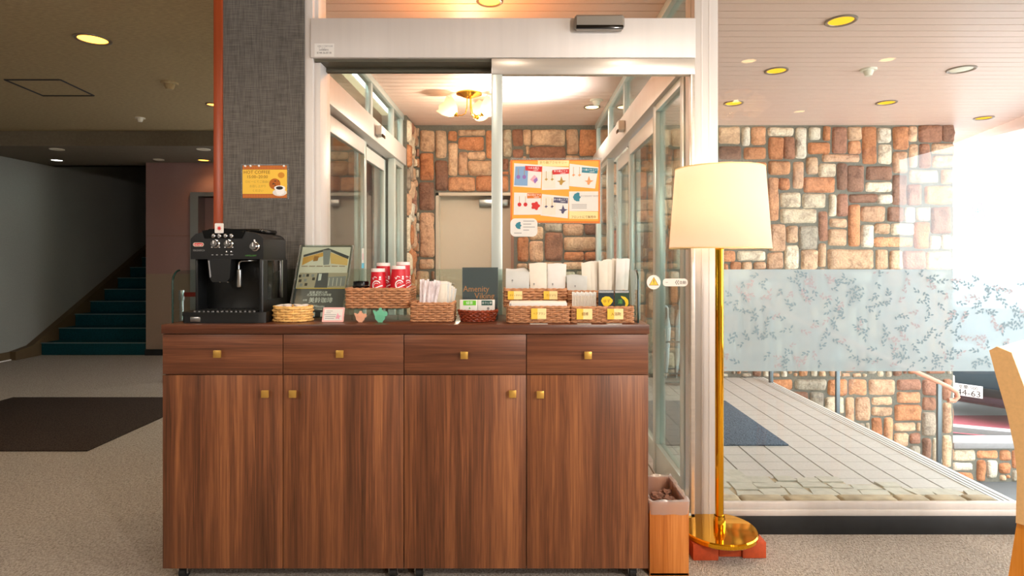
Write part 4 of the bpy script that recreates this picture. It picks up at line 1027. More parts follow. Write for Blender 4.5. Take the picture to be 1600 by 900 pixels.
# --- stir stick basket
sx0, sx1 = X(642.5, 2.285), X(707, 2.285)
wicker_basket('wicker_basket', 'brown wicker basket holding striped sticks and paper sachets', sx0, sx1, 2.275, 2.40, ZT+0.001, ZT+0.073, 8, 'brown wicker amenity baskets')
M['stick'] = mat('pink_patterned_stick_sleeve', '#EFDDE0', 0.6, noise_scale=120, noise_amt=0.3, stretch=(1, 1, 0.3))
for k in range(9):
    cx = sx0+0.025+0.006*k; cy = 2.315+RN.uniform(-0.012, 0.02)
    top_ = (X(657+3.7*k, cy), cy+0.012, Z(437+RN.uniform(-1, 4), cy)); u = Vector(top_)-Vector((cx, cy, ZT+0.008)); sd = u.cross(Vector((0, 1, 0))).normalized()*0.0042
    b = MB(); q = Vector((0, 0.0012, 0)); bs = Vector((cx+0.006, cy, ZT+0.008)); tp = Vector(top_)
    b.add([bs-sd-q, bs+sd-q, tp+sd-q, tp-sd-q, bs-sd+q, bs+sd+q, tp+sd+q, tp-sd+q], [(0, 1, 2, 3), (7, 6, 5, 4), (0, 4, 5, 1), (1, 5, 6, 2), (2, 6, 7, 3), (3, 7, 4, 0)], M['stick'])
    tag(b.build('sugar_stick'), 'pink patterned sugar stick fanned out in the wicker basket', 'sugar stick', 'sugar sticks in the wicker basket')
for k in range(6):
    x0 = X(681+2.2*k, 2.34); b = MB(); yy = 2.345+0.006*k
    w, hgt = 0.042-0.002*k, (0.150, 0.148, 0.145, 0.132, 0.128, 0.122)[k]
    T = Matrix.Translation((x0+w/2, yy, ZT+0.006)) @ Matrix.Rotation(math.radians(1+1.6*k), 4, 'Y') @ Matrix.Rotation(-0.05, 4, 'X')
    b.box(-w/2, w/2, -0.0016, 0.0016, 0, hgt, M['sachet'] if k % 2 else M['paper_warm'], bev=0.0014, T=T)
    b.box(-w/2+0.002, w/2-0.002, -0.0022, -0.0014, hgt-0.012, hgt-0.008, M['paper'], T=T)
    tag(b.build('paper_sachet'), 'flat pale paper sachet standing behind the sugar sticks', 'sachet', 'paper sachets in the wicker basket')
# --- red-brown oval basket with tea bags and the dark sign
ox0, ox1 = X(716, 2.30), X(777, 2.30)
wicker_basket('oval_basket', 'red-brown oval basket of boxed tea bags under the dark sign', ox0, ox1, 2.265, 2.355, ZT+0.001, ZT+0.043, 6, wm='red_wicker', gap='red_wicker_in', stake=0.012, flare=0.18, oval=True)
for k, (a0, a1, m, w) in enumerate(((718.5, 746, 'green_card', 20), (746.5, 773, 'green_dark', 17))):
    d = 2.305; b = MB(); b.box(X(a0, d), X(a1, d), d, d+0.016, ZT+0.006, Z(468.5, d), M['paper'], bev=0.001)
    c = (a0+a1)/2+ (1 if k else 1.5); b.rect(front(d), c-w/2, 469.5, c+w/2, 477, 0, 0.0007, M[m])
    b.text(('緑茶', 'ほうじ茶')[k], front(d), c, 473.3, (5.5, 4)[k], M['ink_white'], h=0.001)
    b.prism([(c, 479.5), (c+1.6, 482.5), (c-1.6, 482.5)] if k == 0 else ell(c+2, 482, 2, 2.2, 10), front(d), 0, 0.0006, M['ink_green' if k == 0 else 'ink_grey'])
    tag(b.build('tea_box'), ('white tea box with a lime green label in the oval basket', 'white tea box with a dark green label in the oval basket')[k], 'tea box')
sg = thing('menu_sign', 'dark sign lettered Amenity Viking behind the oval basket', 'sign', (X(750, 2.38), 2.38, ZT))
d = 2.375; sf = front(d)
b = MB(); b.rect(sf, 722.5, 418, 778, 499, -0.0015, 0.0, mat('grey_sign_card', '#5C6068', 0.3)); b.text('Amenity', sf, 744, 451, 13, M['ink_orange'], h=0.0006, sq=0.92); b.text('Viking', sf, 757, 462, 13.5, M['ink_orange'], h=0.0006, sq=0.95); b.build('card', sg, smooth=False)
b = MB(); b.rect(sf, 722, 417.5, 778.5, 499, 0.0012, 0.0028, M['acrylic']); b.rect(sf, 722, 417.5, 723, 499, -0.002, 0.003, M['plastic_clear']); b.rect(sf, 777.5, 417.5, 778.5, 499, -0.002, 0.003, M['plastic_clear'])
b.box(X(726, d), X(774, d), d, d+0.06, ZT+0.001, ZT+0.004, M['acrylic']); b.build('holder', sg, smooth=False)

# --- amenity baskets
BG = 'brown wicker amenity baskets'
zr = 1.024
riser('display_riser', 'clear riser lifting the basket of toothbrush packets', X(792, 2.37), X(880, 2.37), 2.355, 2.47, zr)
riser('display_riser', 'clear riser lifting the basket of tall white packets', X(892, 2.37), X(975, 2.37), 2.355, 2.47, zr)
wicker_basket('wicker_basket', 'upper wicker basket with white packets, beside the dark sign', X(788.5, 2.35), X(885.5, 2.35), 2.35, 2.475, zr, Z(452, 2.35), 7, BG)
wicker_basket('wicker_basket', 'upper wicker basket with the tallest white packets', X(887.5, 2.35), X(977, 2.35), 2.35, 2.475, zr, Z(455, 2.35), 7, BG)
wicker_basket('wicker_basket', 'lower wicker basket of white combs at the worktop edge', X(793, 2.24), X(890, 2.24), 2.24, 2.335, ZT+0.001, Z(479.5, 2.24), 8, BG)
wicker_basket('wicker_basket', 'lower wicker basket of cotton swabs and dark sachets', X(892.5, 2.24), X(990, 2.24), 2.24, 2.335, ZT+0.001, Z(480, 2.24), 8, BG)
def blabel(px0, py0, px1, py1, d, txt, label, sz):
    fn = front(d); b = MB(); b.rect(fn, px0, py0, px1, py1, -0.0015, 0, M['yellow_lt']); b.rect(fn, px0, py0, px0+(px1-px0)*0.42, py1, 0, 0.0002, M['yellow'])
    b.text(txt, fn, (px0+px1)/2+1, (py0+py1)/2, sz, M['ink_brown'], h=0.0005, sq=0.9)
    tag(b.build('basket_label', smooth=False), label, 'label')
blabel(793.5, 455, 816, 468, 2.341, 'ボディタオル', 'yellow paper label on the upper basket, under the low packets', 3.6)
blabel(849.5, 455, 871, 468, 2.341, 'カミソリ', 'yellow paper label on the upper basket, under the toothbrush packets', 4.4)
blabel(830, 482, 853.5, 498.5, 2.231, 'ヘアブラシ', 'yellow paper label on the lower basket of combs', 4.4)
blabel(901, 482.5, 925.5, 499, 2.231, '綿棒', 'yellow paper label under the cotton swabs', 6)
blabel(949, 482.5, 974, 499, 2.231, '入浴剤', 'yellow paper label under the dark sachets', 6)
def packet(cx0, cx1, ptop, d, zb, m, tilt, label, group, mark=None, flare=1.06, cat='packet', th=0.004):
    x0, x1 = X(cx0, d), X(cx1, d); w = (x1-x0)/2; cx = (x0+x1)/2; hz = Z(ptop, d)-zb
    T = Matrix.Translation((cx, d, zb)) @ Matrix.Rotation(math.radians(tilt), 4, 'Y')
    b = MB(); vs = []; n = 7
    for s_ in (-1, 1):
        for j in range(n):
            t = j/(n-1); ww = w*(1+(flare-1)*t); bulge = th*(0.35+0.65*math.sin(PI*min(1, t*1.05)))
            for i in range(5):
                u = i/4*2-1; vs.append((ww*u, s_*bulge*(1-0.8*abs(u)**3)*(0.15 if j == n-1 else 1), hz*t + 0.002*math.sin(u*3+cx*90)))
    fs = []
    for s_ in range(2):
        for j in range(n-1):
            for i in range(4):
                a = s_*n*5 + j*5 + i; fs.append((a, a+1, a+6, a+5) if s_ == 0 else (a+5, a+6, a+1, a))
    o_ = n*5
    for j in range(n-1): fs += [(j*5, j*5+5, o_+j*5+5, o_+j*5), (j*5+4, o_+j*5+4, o_+j*5+9, j*5+9)]
    for i in range(4): fs += [(i, o_+i, o_+i+1, i+1), ((n-1)*5+i, (n-1)*5+i+1, o_+(n-1)*5+i+1, o_+(n-1)*5+i)]
    b.add(vs, fs, m, T)
    if mark:
        mx_, mz, rr_ = mark; b.add([(mx_*w + rr_*math.cos(2*PI*k/12), -th*1.25, hz*mz + rr_*math.sin(2*PI*k/12)) for k in range(12)], [tuple(range(12))], M['ink_grey'], T)
        b.add([(mx_*w-rr_*0.6, -th*1.25, hz*mz-rr_*2), (mx_*w+rr_*0.6, -th*1.25, hz*mz-rr_*2), (mx_*w+rr_*0.6, -th*1.25, hz*mz-rr_*1.6), (mx_*w-rr_*0.6, -th*1.25, hz*mz-rr_*1.6)], [(0, 1, 2, 3)], M['ink_grey'], T)
    o = b.build(cat.replace(' ', '_')+'_packet' if cat != 'packet' else 'amenity_packet')
    return tag(o, label, 'packet', group)
g1 = 'low white packets in the upper wicker basket'
for k in range(5): packet(790+0.6*k, 826-1.2*k, (425, 423, 421.5, 420.5, 419.5)[k], 2.375+0.014*k, zr+0.006, M['sachet' if k < 2 else 'paper'], 1-0.6*k, 'low white packet in the upper basket beside the dark sign', g1, (-0.45, 0.75, 0.0035) if k == 0 else None, 1.03)
g2 = 'tall white packets in the upper wicker basket'
for k in range(6):
    left = k % 2 == 0; dd_ = 2.375+0.011*k
    packet(829.5 if left else 855, 854.5 if left else 882, 412 + (k//2)*-0.6 + (0 if left else 1), dd_, zr+0.006, M['paper_warm' if left else 'paper'], -1.2 if left else 1.6,
           'tall white toothbrush packet behind the yellow label' , g2, (-0.55 if left else -0.45, 0.52, 0.0032) if k < 2 else None, 1.10)
g3 = 'square pale packets beside the tall ones'
for k in range(4): packet(886, 917, 431-0.6*k, 2.375+0.013*k, zr+0.006, M['sachet'], -0.5*k, 'square pale packet standing beside the tallest white packets', g3, (-0.2, 0.66, 0.003) if k == 0 else None, 1.02)
g4 = 'tallest white packets in the upper wicker basket'
for k in range(10):
    c0 = 912 + 6.1*k; packet(c0, c0+13, 409-0.55*k+RN.uniform(-1, 1), 2.375+0.008*(k % 4)+0.02, zr+0.006, M['paper' if k > 7 else 'paper_warm'], -3+0.65*k, 'tall narrow white packet in the upper basket beside the guard end', g4, (0, 0.32, 0.003) if k % 2 else None, 1.08, th=0.003)
# combs: long flat sleeves in the lower basket
for k in range(5):
    b = MB(); yy = 2.262+0.014*k; zt_ = Z(470.5-0.2*k + (2 if k == 0 else 0), yy); x0, x1 = X(795.5+0.8*k, yy), X((886 if k < 2 else 874)-1.5*k, yy)
    b.box(x0, x1, yy-0.005, yy+0.005, ZT+0.03, zt_, M['paper_warm' if k % 2 else 'paper'], bev=0.003, seg=3); b.box(x0+0.004, x0+0.008, yy-0.0054, yy-0.0046, ZT+0.05, zt_-0.004, M['ink_grey'])
    tag(b.build('comb_sleeve'), 'long white comb sleeve lying along the lower basket', 'comb', 'comb sleeves in the lower wicker basket')
# cotton swabs
for k in range(17):
    for j in (0, 1):
        sx = X(894.5+2.25*k+j*1.1, 2.275); yy = 2.275+0.013*j; zt_ = Z(457 + (k % 3)*0.7 + j*-0.8, yy)
        b = MB(); b.cyl((sx, yy, ZT+0.012), (sx, yy, zt_-0.006), 0.0018, M['paper_warm'], n=6); b.lathe([(0, 0), (0.0018, 0.001), (0.0027, 0.005), (0.0024, 0.012), (0, 0.015)], (sx, yy, zt_-0.012), M['paper'], n=8)
        tag(b.build('cotton_swab'), 'white cotton swab standing in the lower basket', 'cotton swab', 'cotton swabs in the lower basket')
for k, (a0, a1, m) in enumerate(((935, 959, 'dark_pack'), (960.5, 983, 'dark_green_pack'))):
    for j in (0, 1):
        d = 2.268+0.016*j; fn = front(d); b = MB(); sh = 0.6*j
        b.prism(rrect(a0+sh, 454-sh, a1+sh, 492, 1), fn, -0.005, 0.0, M[m]); b.rect(fn, a0+sh+0.5, 454.3-sh, a1+sh-0.5, 457.5-sh, 0, 0.0006, M['silver_pack'])
        if j == 0:
            c = (a0+a1)/2
            if k == 0: b.prism([(939, 470), (941, 465.5), (946, 463), (952, 463.5), (957, 468), (957.5, 471), (954, 476), (949, 479), (943, 477.5)], fn, 0, 0.0007, M['pack_yellow']); b.text('ゆず', fn, 948, 470.5, 6, M['brown_card'], h=0.001)
            else:
                b.prism([(970, 462.5), (977, 464), (981.5, 469), (982, 475), (979, 480), (976, 480), (977.5, 474), (975.5, 469), (971, 465)], fn, 0, 0.0007, M['pack_yellow']); b.text('湯', fn, 969, 471.5, 8, M['ink_green'], h=0.001)
        lab = (('dark blue sachet with a yellow fruit print', 'plain dark blue sachet behind the yellow fruit one'), ('dark green sachet with a yellow crescent print', 'plain dark green sachet behind the crescent one'))[k][j]
        tag(b.build('bath_sachet'), lab + ', lower basket', 'sachet')
for a0, a1, lab in ((828, 856, 'combs'), (902, 924, 'swabs'), (948, 972, 'dark sachets')):
    b = MB(); b.box(X(a0, 2.21), X(a1, 2.21), 2.206, 2.219, ZT+0.0003, ZT+0.0012, M['paper']); tag(b.build('price_tag'), 'narrow paper slip on the worktop edge in front of the ' + lab, 'label')

# ---------------------------------------------------------------- signs on pillar, header and glass
d = 2.576; fn = front(d); s = thing('wall_sign', 'yellow laminated hot coffee notice on the grey pillar', 'sign', (X(414, d), d, Z(284, d)))
b = MB(); b.prism(rrect(376.5, 256.5, 451.5, 311.5, 2), fn, -0.001, -0.0003, M['plastic_clear']); b.rect(fn, 379, 258.5, 448.5, 309.5, 0, 0.0006, M['yellow'])
for y0 in (258.5, 303):
    b.rect(fn, 379, y0, 448.5, y0+6.5, 0.0006, 0.0008, M['brown_card'])
    for k in range(28): b.rect(fn, 380+2.45*k, y0+0.6, 381.2+2.45*k, y0+6, 0.0008, 0.001, M['orange_deep'])
b.text('HOT COFFEE', fn, 401.5, 269, 7.2, M['ink_brown'], h=0.001, sq=0.98); b.text('15:00~20:00', fn, 402, 276.2, 6.6, M['ink_brown'], h=0.001)
for q, t in enumerate(('ロビーにてご自由に', 'お召し上がり', 'ください')): b.text(t, fn, 403, 284+7*q, 4.4, M['ink_gold'], h=0.001)
b.prism(ell(429.5, 287.5, 8.8, 8.6), fn, 0.0008, 0.0012, mat('cookie_print', '#B8641C', 0.7)); b.prism(ell(439.5, 273.8, 5.2, 4.6), fn, 0.0008, 0.0012, mat('cookie_print_light', '#CF8A28', 0.7))
for q in range(9): b.prism(ell(429.5+RN.uniform(-6, 6), 287+RN.uniform(-6, 6), 0.9, 0.8, 8), fn, 0.0012, 0.0014, M['ink'])
b.prism(ell(437, 301, 11, 5.5), fn, 0.0012, 0.0016, M['paper']); b.prism([(429, 292), (446, 293.5), (444, 302), (439, 305), (433, 304)], fn, 0.0016, 0.0019, M['ink_white'])
b.prism(ell(437.2, 293.8, 8.6, 3.9), fn, 0.0019, 0.0021, M['ink_white']); b.prism(ell(437, 293.8, 5.6, 2.6), fn, 0.0021, 0.0023, M['ink']); b.build('printed_card', s, smooth=False)
b = MB()
for px in (383.5, 392, 405, 444): b.lathe([(0, 0.006), (0.004, 0.005), (0.0042, 0)], (0, 0, 0), M['white'], n=10, T=Matrix.Translation((X(px, d), d-0.0005, Z(259.5, d))) @ Matrix.Rotation(PI/2, 4, 'X'))
b.build('push_pin', s)
d = 2.5795; fn = front(d); b = MB(); b.rect(fn, 491.5, 68, 522, 88.5, 0, 0.0006, M['paper'])
b.text('自動ドア保守点検', fn, 508, 72.3, 3.0, M['ink_grey'], h=0.001); b.text('サービス', fn, 503, 75.3, 2.6, M['ink_grey'], h=0.001); b.text('24時間受付', fn, 506, 78.2, 3, M['ink'], h=0.001); b.text('0144-36-8118', fn, 506.5, 82.6, 4.2, M['ink'], h=0.001, sq=0.95)
tag(b.build('contact_sticker', smooth=False), 'white service sticker at the end of the header beam', 'sticker')

d = 2.5955; fn = front(d)
def q6(lst): return [(780+x/6.0, 230+y/6.0) for x, y in lst]
po = thing('poster', 'orange origami jewellery poster taped to the sliding door glass', 'poster', (X(867, d), d, Z(299, d)))
b = MB(); b.rect(fn, 797.5, 246.5, 940.5, 350, 0.0, 0.0008, M['plastic_clear']); b.build('laminate', po)
b = MB(); b.prism(q6([(105, 120), (945, 120), (945, 715), (105, 705)]), fn, 0.0009, 0.0014, M['orange_deep']); b.prism(q6([(125, 130), (932, 130), (930, 695), (122, 690)]), fn, 0.0014, 0.0017, M['orange_card'])
b.prism(q6([(362, 125), (655, 125), (652, 180), (362, 178)]), fn, 0.0017, 0.002, M['yellow_lt'])
b.text('折り鶴アクセサリー', fn, 780+508/6, 230+145/6, 5.0, M['ink_gold'], h=0.0025, sq=0.95)
b.prism(q6([(655, 600), (925, 605), (925, 675), (655, 672)]), fn, 0.0017, 0.002, M['yellow_lt']); b.text('フロントにて販売中', fn, 780+790/6, 230+655/6, 4.6, M['ink_brown'], h=0.0025, sq=0.95); b.build('printed_sheet', po, smooth=False)
cards = [([(140, 150), (400, 168), (390, 385), (135, 368)], [(152, 182), (272, 180), (265, 362), (140, 358)], 'ink_blue', [(243, 175), (402, 182), (398, 233), (245, 218)], 'ink_red', 'ink_purple', (330, 305), 'つまみ細工'),
         ([(405, 178), (652, 190), (655, 395), (398, 402)], [(412, 232), (525, 225), (525, 385), (410, 385)], 'paper_warm', [(498, 215), (655, 205), (655, 248), (500, 258)], 'ink_red', 'ink_gold', (582, 320), '折り鶴ピアス'),
         ([(660, 155), (930, 190), (898, 388), (655, 365)], [(665, 190), (790, 195), (780, 345), (660, 340)], 'paper', [(775, 190), (928, 200), (920, 248), (773, 238)], 'ink_teal', 'ink_orange', (840, 318), '折り鶴イヤリング'),
         ([(140, 425), (392, 432), (390, 632), (135, 635)], [(150, 445), (285, 470), (287, 620), (150, 620)], 'paper', [(262, 432), (395, 432), (395, 478), (262, 480)], 'orange_deep', 'ink_red', (340, 550), '梅の花ピアス'),
         ([(400, 440), (652, 465), (643, 668), (388, 640)], [(408, 462), (532, 470), (527, 640), (400, 630)], 'paper_warm', [(512, 470), (645, 478), (642, 528), (508, 518)], 'ink_navy', 'ink_navy', (598, 588), '折り鶴ピアス'),
         ([(655, 415), (928, 415), (928, 600), (655, 600)], None, None, None, None, None, None, None)]
for ci, (cq, pq, pm, lq, lm, om, oc, tx) in enumerate(cards):
    b = MB(); b.prism(q6(cq), fn, 0.0017, 0.0024, M['paper'])
    if pq:
        b.prism(q6(pq), fn, 0.0024, 0.0026, M[pm]); b.prism(q6(lq), fn, 0.0028, 0.0031, M[lm])
        lc = (sum(p[0] for p in lq)/4, sum(p[1] for p in lq)/4); b.text(tx, fn, 780+lc[0]/6, 230+lc[1]/6-1.0, 3.6, M['ink_white'], h=0.0035); b.text('1,000円', fn, 780+lc[0]/6+3, 230+lc[1]/6+2.2, 2.6, M['ink_white'], h=0.0035)
        px0 = sum(p[0] for p in pq)/4; py1 = max(p[1] for p in pq)
        for sx in (-28, 28):
            ex, ey = px0+sx, py1-90
            b.prism(q6([(ex-2, ey-70), (ex+2, ey-70), (ex+2, ey), (ex-2, ey)]), fn, 0.0026, 0.0028, M['ink_gold'])
            if ci in (0, 3): b.prism(ell(780+ex/6, 230+(ey+8)/6, 3, 3.2, 12), fn, 0.0028, 0.003, M[om])
            else: b.prism(q6([(ex-16, ey+10), (ex, ey-4), (ex+18, ey+6), (ex+4, ey+14), (ex, ey+24), (ex-6, ey+12)]), fn, 0.0028, 0.003, M[om])
        ox, oy = oc
        if ci in (0,): b.prism(q6([(ox-40, oy), (ox, oy-45), (ox+32, oy-12), (ox+10, oy+38)]), fn, 0.0024, 0.0027, M['ink_pink']); b.prism(q6([(ox-10, oy+4), (ox+22, oy-22), (ox+32, oy+6), (ox+4, oy+36)]), fn, 0.0027, 0.0029, M[om])
        elif ci == 3: b.prism([(780+(ox+ (38+6*math.cos(5*t))*math.cos(t))/6, 230+(oy+(36+6*math.cos(5*t))*math.sin(t))/6) for t in [2*PI*i/40 for i in range(40)]], fn, 0.0024, 0.0028, M[om])
        else: b.prism(q6([(ox-42, oy-2), (ox-12, oy-6), (ox, oy-48), (ox+14, oy-8), (ox+44, oy-4), (ox+16, oy+12), (ox+2, oy+38), (ox-14, oy+30), (ox-16, oy+10)]), fn, 0.0024, 0.0028, M[om])
    else:
        b.prism(q6([(690, 468), (705, 440), (735, 425), (752, 428), (752, 455), (765, 470), (752, 485), (752, 508), (725, 508), (702, 495)]), fn, 0.0024, 0.0027, M['ink_teal'])
        b.text('ACCESSORY SHOP', fn, 780+845/6, 230+458/6, 3.4, M['ink_grey'], h=0.0028)
        for q in range(4): b.prism(q6([(680, 535+12*q), (820, 535+12*q), (820, 539+12*q), (680, 539+12*q)]), fn, 0.0024, 0.0026, M['ink_grey'])
    b.build('photo_card', po, smooth=False)
cd = thing('shop_card', 'small rounded white card with a blue fish below the poster', 'card', (X(819, d), d, Z(355, d)))
b = MB(); b.prism([(780+x/6, 230+y/6) for x, y in rrect(105, 668, 358, 838, 45)], fn, 0.001, 0.0018, M['paper'])
b.prism(q6([(150, 735), (163, 712), (188, 700), (202, 703), (198, 722), (210, 735), (198, 748), (200, 768), (175, 765), (160, 755)]), fn, 0.0018, 0.0022, M['ink_teal'])
for q, (a0, a1) in enumerate(((225, 330), (225, 300), (225, 335), (225, 280), (140, 210))): b.prism(q6([(a0, 690+28*q), (a1, 690+28*q), (a1, 696+28*q), (a0, 696+28*q)]), fn, 0.0018, 0.0021, M['ink_grey'])
b.build('card_face', cd, smooth=False)
b = MB(); b.prism(ell(1021.3, 441, 10.8, 11.2, 28), fn, 0.0006, 0.0012, M['paper'])
def tri(k): return [(1021.5, 441-9.3*k+1), (1021.5+7.6*k, 441+4.6*k+0.3), (1021.5-7.6*k, 441+4.6*k+0.3)]
b.prism(tri(1.0), fn, 0.0012, 0.0014, M['ink_brown']); b.prism(tri(0.85), fn, 0.0014, 0.0016, M['yellow']); b.rect(fn, 1021, 436.5, 1022, 441.5, 0.0016, 0.0018, M['ink']); b.rect(fn, 1021, 442.6, 1022, 443.7, 0.0016, 0.0018, M['ink'])
tag(b.build('warning_sticker', smooth=False), 'round white sticker with a yellow warning triangle on the glass', 'sticker')
b = MB(); b.prism(rrect(1035.5, 435.3, 1074.5, 447.3, 5.5), fn, 0.0006, 0.0012, M['paper']); 
for x0 in (1054.8, 1057.8): b.prism([(x0+2.2, 437.8), (x0+3.2, 437.8), (x0+1.1, 441.3), (x0+3.2, 444.8), (x0+2.2, 444.8), (x0, 441.3)], fn, 0.0012, 0.0015, M['ink'])
b.text('自動', fn, 1066.5, 441.4, 5.6, M['ink'], h=0.0016); b.rect(fn, 1040, 440.8, 1043.5, 441.6, 0.0012, 0.0015, M['ink_grey'])
tag(b.build('arrow_sticker', smooth=False), 'pill-shaped white sticker with double arrows for the automatic door', 'sticker')
b = MB(); xg = -1.085; b.box(xg-0.001, xg, 4.06, 4.12, Z(419, 4.1), Z(388, 4.1), M['paper']); b.box(xg, xg+0.0006, 4.06, 4.12, Z(419, 4.1), Z(411, 4.1), mat('sky_blue_print', '#58B8DC', 0.5)); b.box(xg, xg+0.0006, 4.08, 4.10, Z(406, 4.1), Z(396, 4.1), M['ink_pink'])
tag(b.build('door_sticker'), 'tall white and blue sticker on the vestibule door leaf', 'sticker')

# ---------------------------------------------------------------- bin
bn = thing('waste_bin', 'wood-grain waste bin with a clear liner beside the cabinet', 'bin', (0.59, 2.4, 0))
x0, x1, y0, y1, hb = X(1015, 2.26), X(1076.5, 2.26), 2.26, 2.53, 0.283
b = MB(); t = 0.008
for bx in ((x0, x1, y0, y0+t), (x0, x1, y1-t, y1), (x0, x0+t, y0+t, y1-t), (x1-t, x1, y0+t, y1-t)): b.box(bx[0], bx[1], bx[2], bx[3], 0.002, hb, M['beech'], bev=0.002)
b.box(x0, x1, y0, y1, 0.002, 0.012, M['beech']); b.build('body', bn)
b = MB(); N = 72; rows = [(0.004, -0.012, 0), (0.0025, hb-0.045 - 0, 1), (0.004, hb-0.02, 1), (0.004, hb+0.006, 1), (0.0, hb+0.010, 1), (-0.010, hb+0.004, 1), (-0.012, hb-0.06, 1), (-0.016, hb-0.12, 1)]
rows = rows[1:]
per = perim_rect(x0, x1, y0, y1, 0.012, 0.008); N = len(per); vs = []
cxy = Vector(((x0+x1)/2, (y0+y1)/2))
for ri, (off, z, _) in enumerate(rows):
    for i in range(N):
        tg_ = (per[(i+1) % N]-per[i-1]).normalized(); nr = Vector((tg_.y, -tg_.x)); p = per[i]
        wv = noise.noise(Vector((i*0.35, ri*0.8, 3)))*0.004*(1 if ri else 0.4); q = p + nr*(off+abs(wv)*(1 if off > 0 else -1.8)); vs.append((q.x, q.y, z + noise.noise(Vector((i*0.25, ri, 9)))*(0.008 if 2 <= ri <= 4 else 0.004)))
fs = [(r_*N+i, r_*N+(i+1) % N, (r_+1)*N+(i+1) % N, (r_+1)*N+i) for r_ in range(len(rows)-1) for i in range(N)]
b.add(vs, fs, M['bag']); b.build('liner', bn, recalc=False)
for k, (ax, ay, az, sc) in enumerate(((0.062, 0.075, 0.240, 0.026), (0.104, 0.11, 0.246, 0.025), (0.064, 0.148, 0.244, 0.028), (0.108, 0.19, 0.242, 0.026))):
    bm = bmesh.new(); bmesh.ops.create_icosphere(bm, subdivisions=3, radius=1)
    for v in bm.verts:
        q = v.co*2.1 + Vector((k*7, 0, 0)); v.co *= (0.8 + 0.45*noise.noise(q) + 0.2*abs(noise.noise(q*2.3))); v.co = Vector((v.co.x*sc*1.1, v.co.y*sc, v.co.z*sc*0.8))
    b = MB(); b.bm(bm, M['brown_paper'], Matrix.Translation((x0+ax, y0+ay, az))); tag(b.build('paper_scrap', angle=20), 'crumpled brown wrapper lying in the lined bin', 'rubbish', 'crumpled wrappers in the bin')
b = MB(); b.box(x0+0.036, x1-0.036, y0+0.04, y1-0.04, 0.15, 0.208, M['brown_paper'], bev=0.02); tag(b.build('paper_scrap'), 'wad of brown paper at the bottom of the lined bin', 'rubbish')

# ---------------------------------------------------------------- floor lamp on bricks
LX, LY = X(1124, 2.47), 2.47
for k, (a0, a1, dy, rz) in enumerate(((1083, 1123, 0.0, 0), (1123.5, 1160, 0.03, 0), (1160.5, 1197.5, 0.018, 0))):
    yf = 2.375+dy; b = MB(); b.box(X(a0, yf), X(a1, yf), yf, yf+0.205-dy, 0.001, 0.067, M['brick'], bev=0.003)
    tag(b.build('brick'), ('orange-red brick under the lamp base, beside the bin', 'orange-red brick in the middle under the lamp base', 'orange-red brick under the lamp base, nearest the chair')[k], 'brick', 'bricks under the floor lamp')
fl = thing('floor_lamp', 'polished brass floor lamp with a cream drum shade on bricks', 'floor lamp', (LX, LY, 0.068))
b = MB(); b.lathe([(0, 0), (0.150, 0), (0.154, 0.004), (0.154, 0.018), (0.150, 0.023), (0.05, 0.0255), (0, 0.026)], (LX, LY, 0.068), M['gold'], n=64); b.build('base', fl)
b = MB(); zs0, zs1 = Z(388, LY), Z(264, LY)
b.lathe([(0.0245, 0), (0.0245, 0.035), (0.022, 0.042), (0.0205, 0.05)], (LX, LY, 0.093), M['gold'], n=28); b.cyl((LX, LY, 0.14), (LX, LY, zs0+0.01), 0.0175, M['gold'], n=28)
b.lathe([(0.018, 0), (0.034, 0.004), (0.036, 0.008), (0.02, 0.014), (0.014, 0.06), (0.014, 0.10), (0, 0.10)], (LX, LY, zs0+0.005), M['gold'], n=28); b.build('pole', fl)
b = MB(); rb, rt = 0.205, 0.180; n = 64
b.lathe([(rb, 0), (rt, zs1-zs0), (rt-0.002, zs1-zs0), (rb-0.002, 0), (rb, 0)], (LX, LY, zs0), M['shade'], n=n); sh = b.build('lamp_shade', fl)
b = MB(); b.lathe([(rb+0.0005, 0), (rb+0.0012, 0.004), (rb-0.002, 0.006)], (LX, LY, zs0-0.002), M['yellow_lt'], n=n); b.build('shade_trim', sh); b = MB(); b.lathe([(rt+0.001, 0), (rt+0.0005, 0.005), (rt-0.002, 0.005)], (LX, LY, zs1-0.004), M['yellow_lt'], n=n)
b.build('shade_trim', sh)
b = MB()
for k in range(3): a = 2*PI*k/3+0.4; b.cyl((LX, LY, zs0+0.10), (LX+(rb-0.012)*math.cos(a), LY+(rb-0.012)*math.sin(a), zs0+0.10), 0.002, M['gold'], n=6)
b.build('shade_spider', sh)
b = MB(); b.lathe([(0.012, 0), (0.014, 0.02), (0.03, 0.05), (0.032, 0.07), (0.024, 0.092), (0, 0.102)], (LX, LY, zs0+0.11), emission('soft_white_bulb', '#FFE6C4', 4), n=20); b.build('bulb', fl)

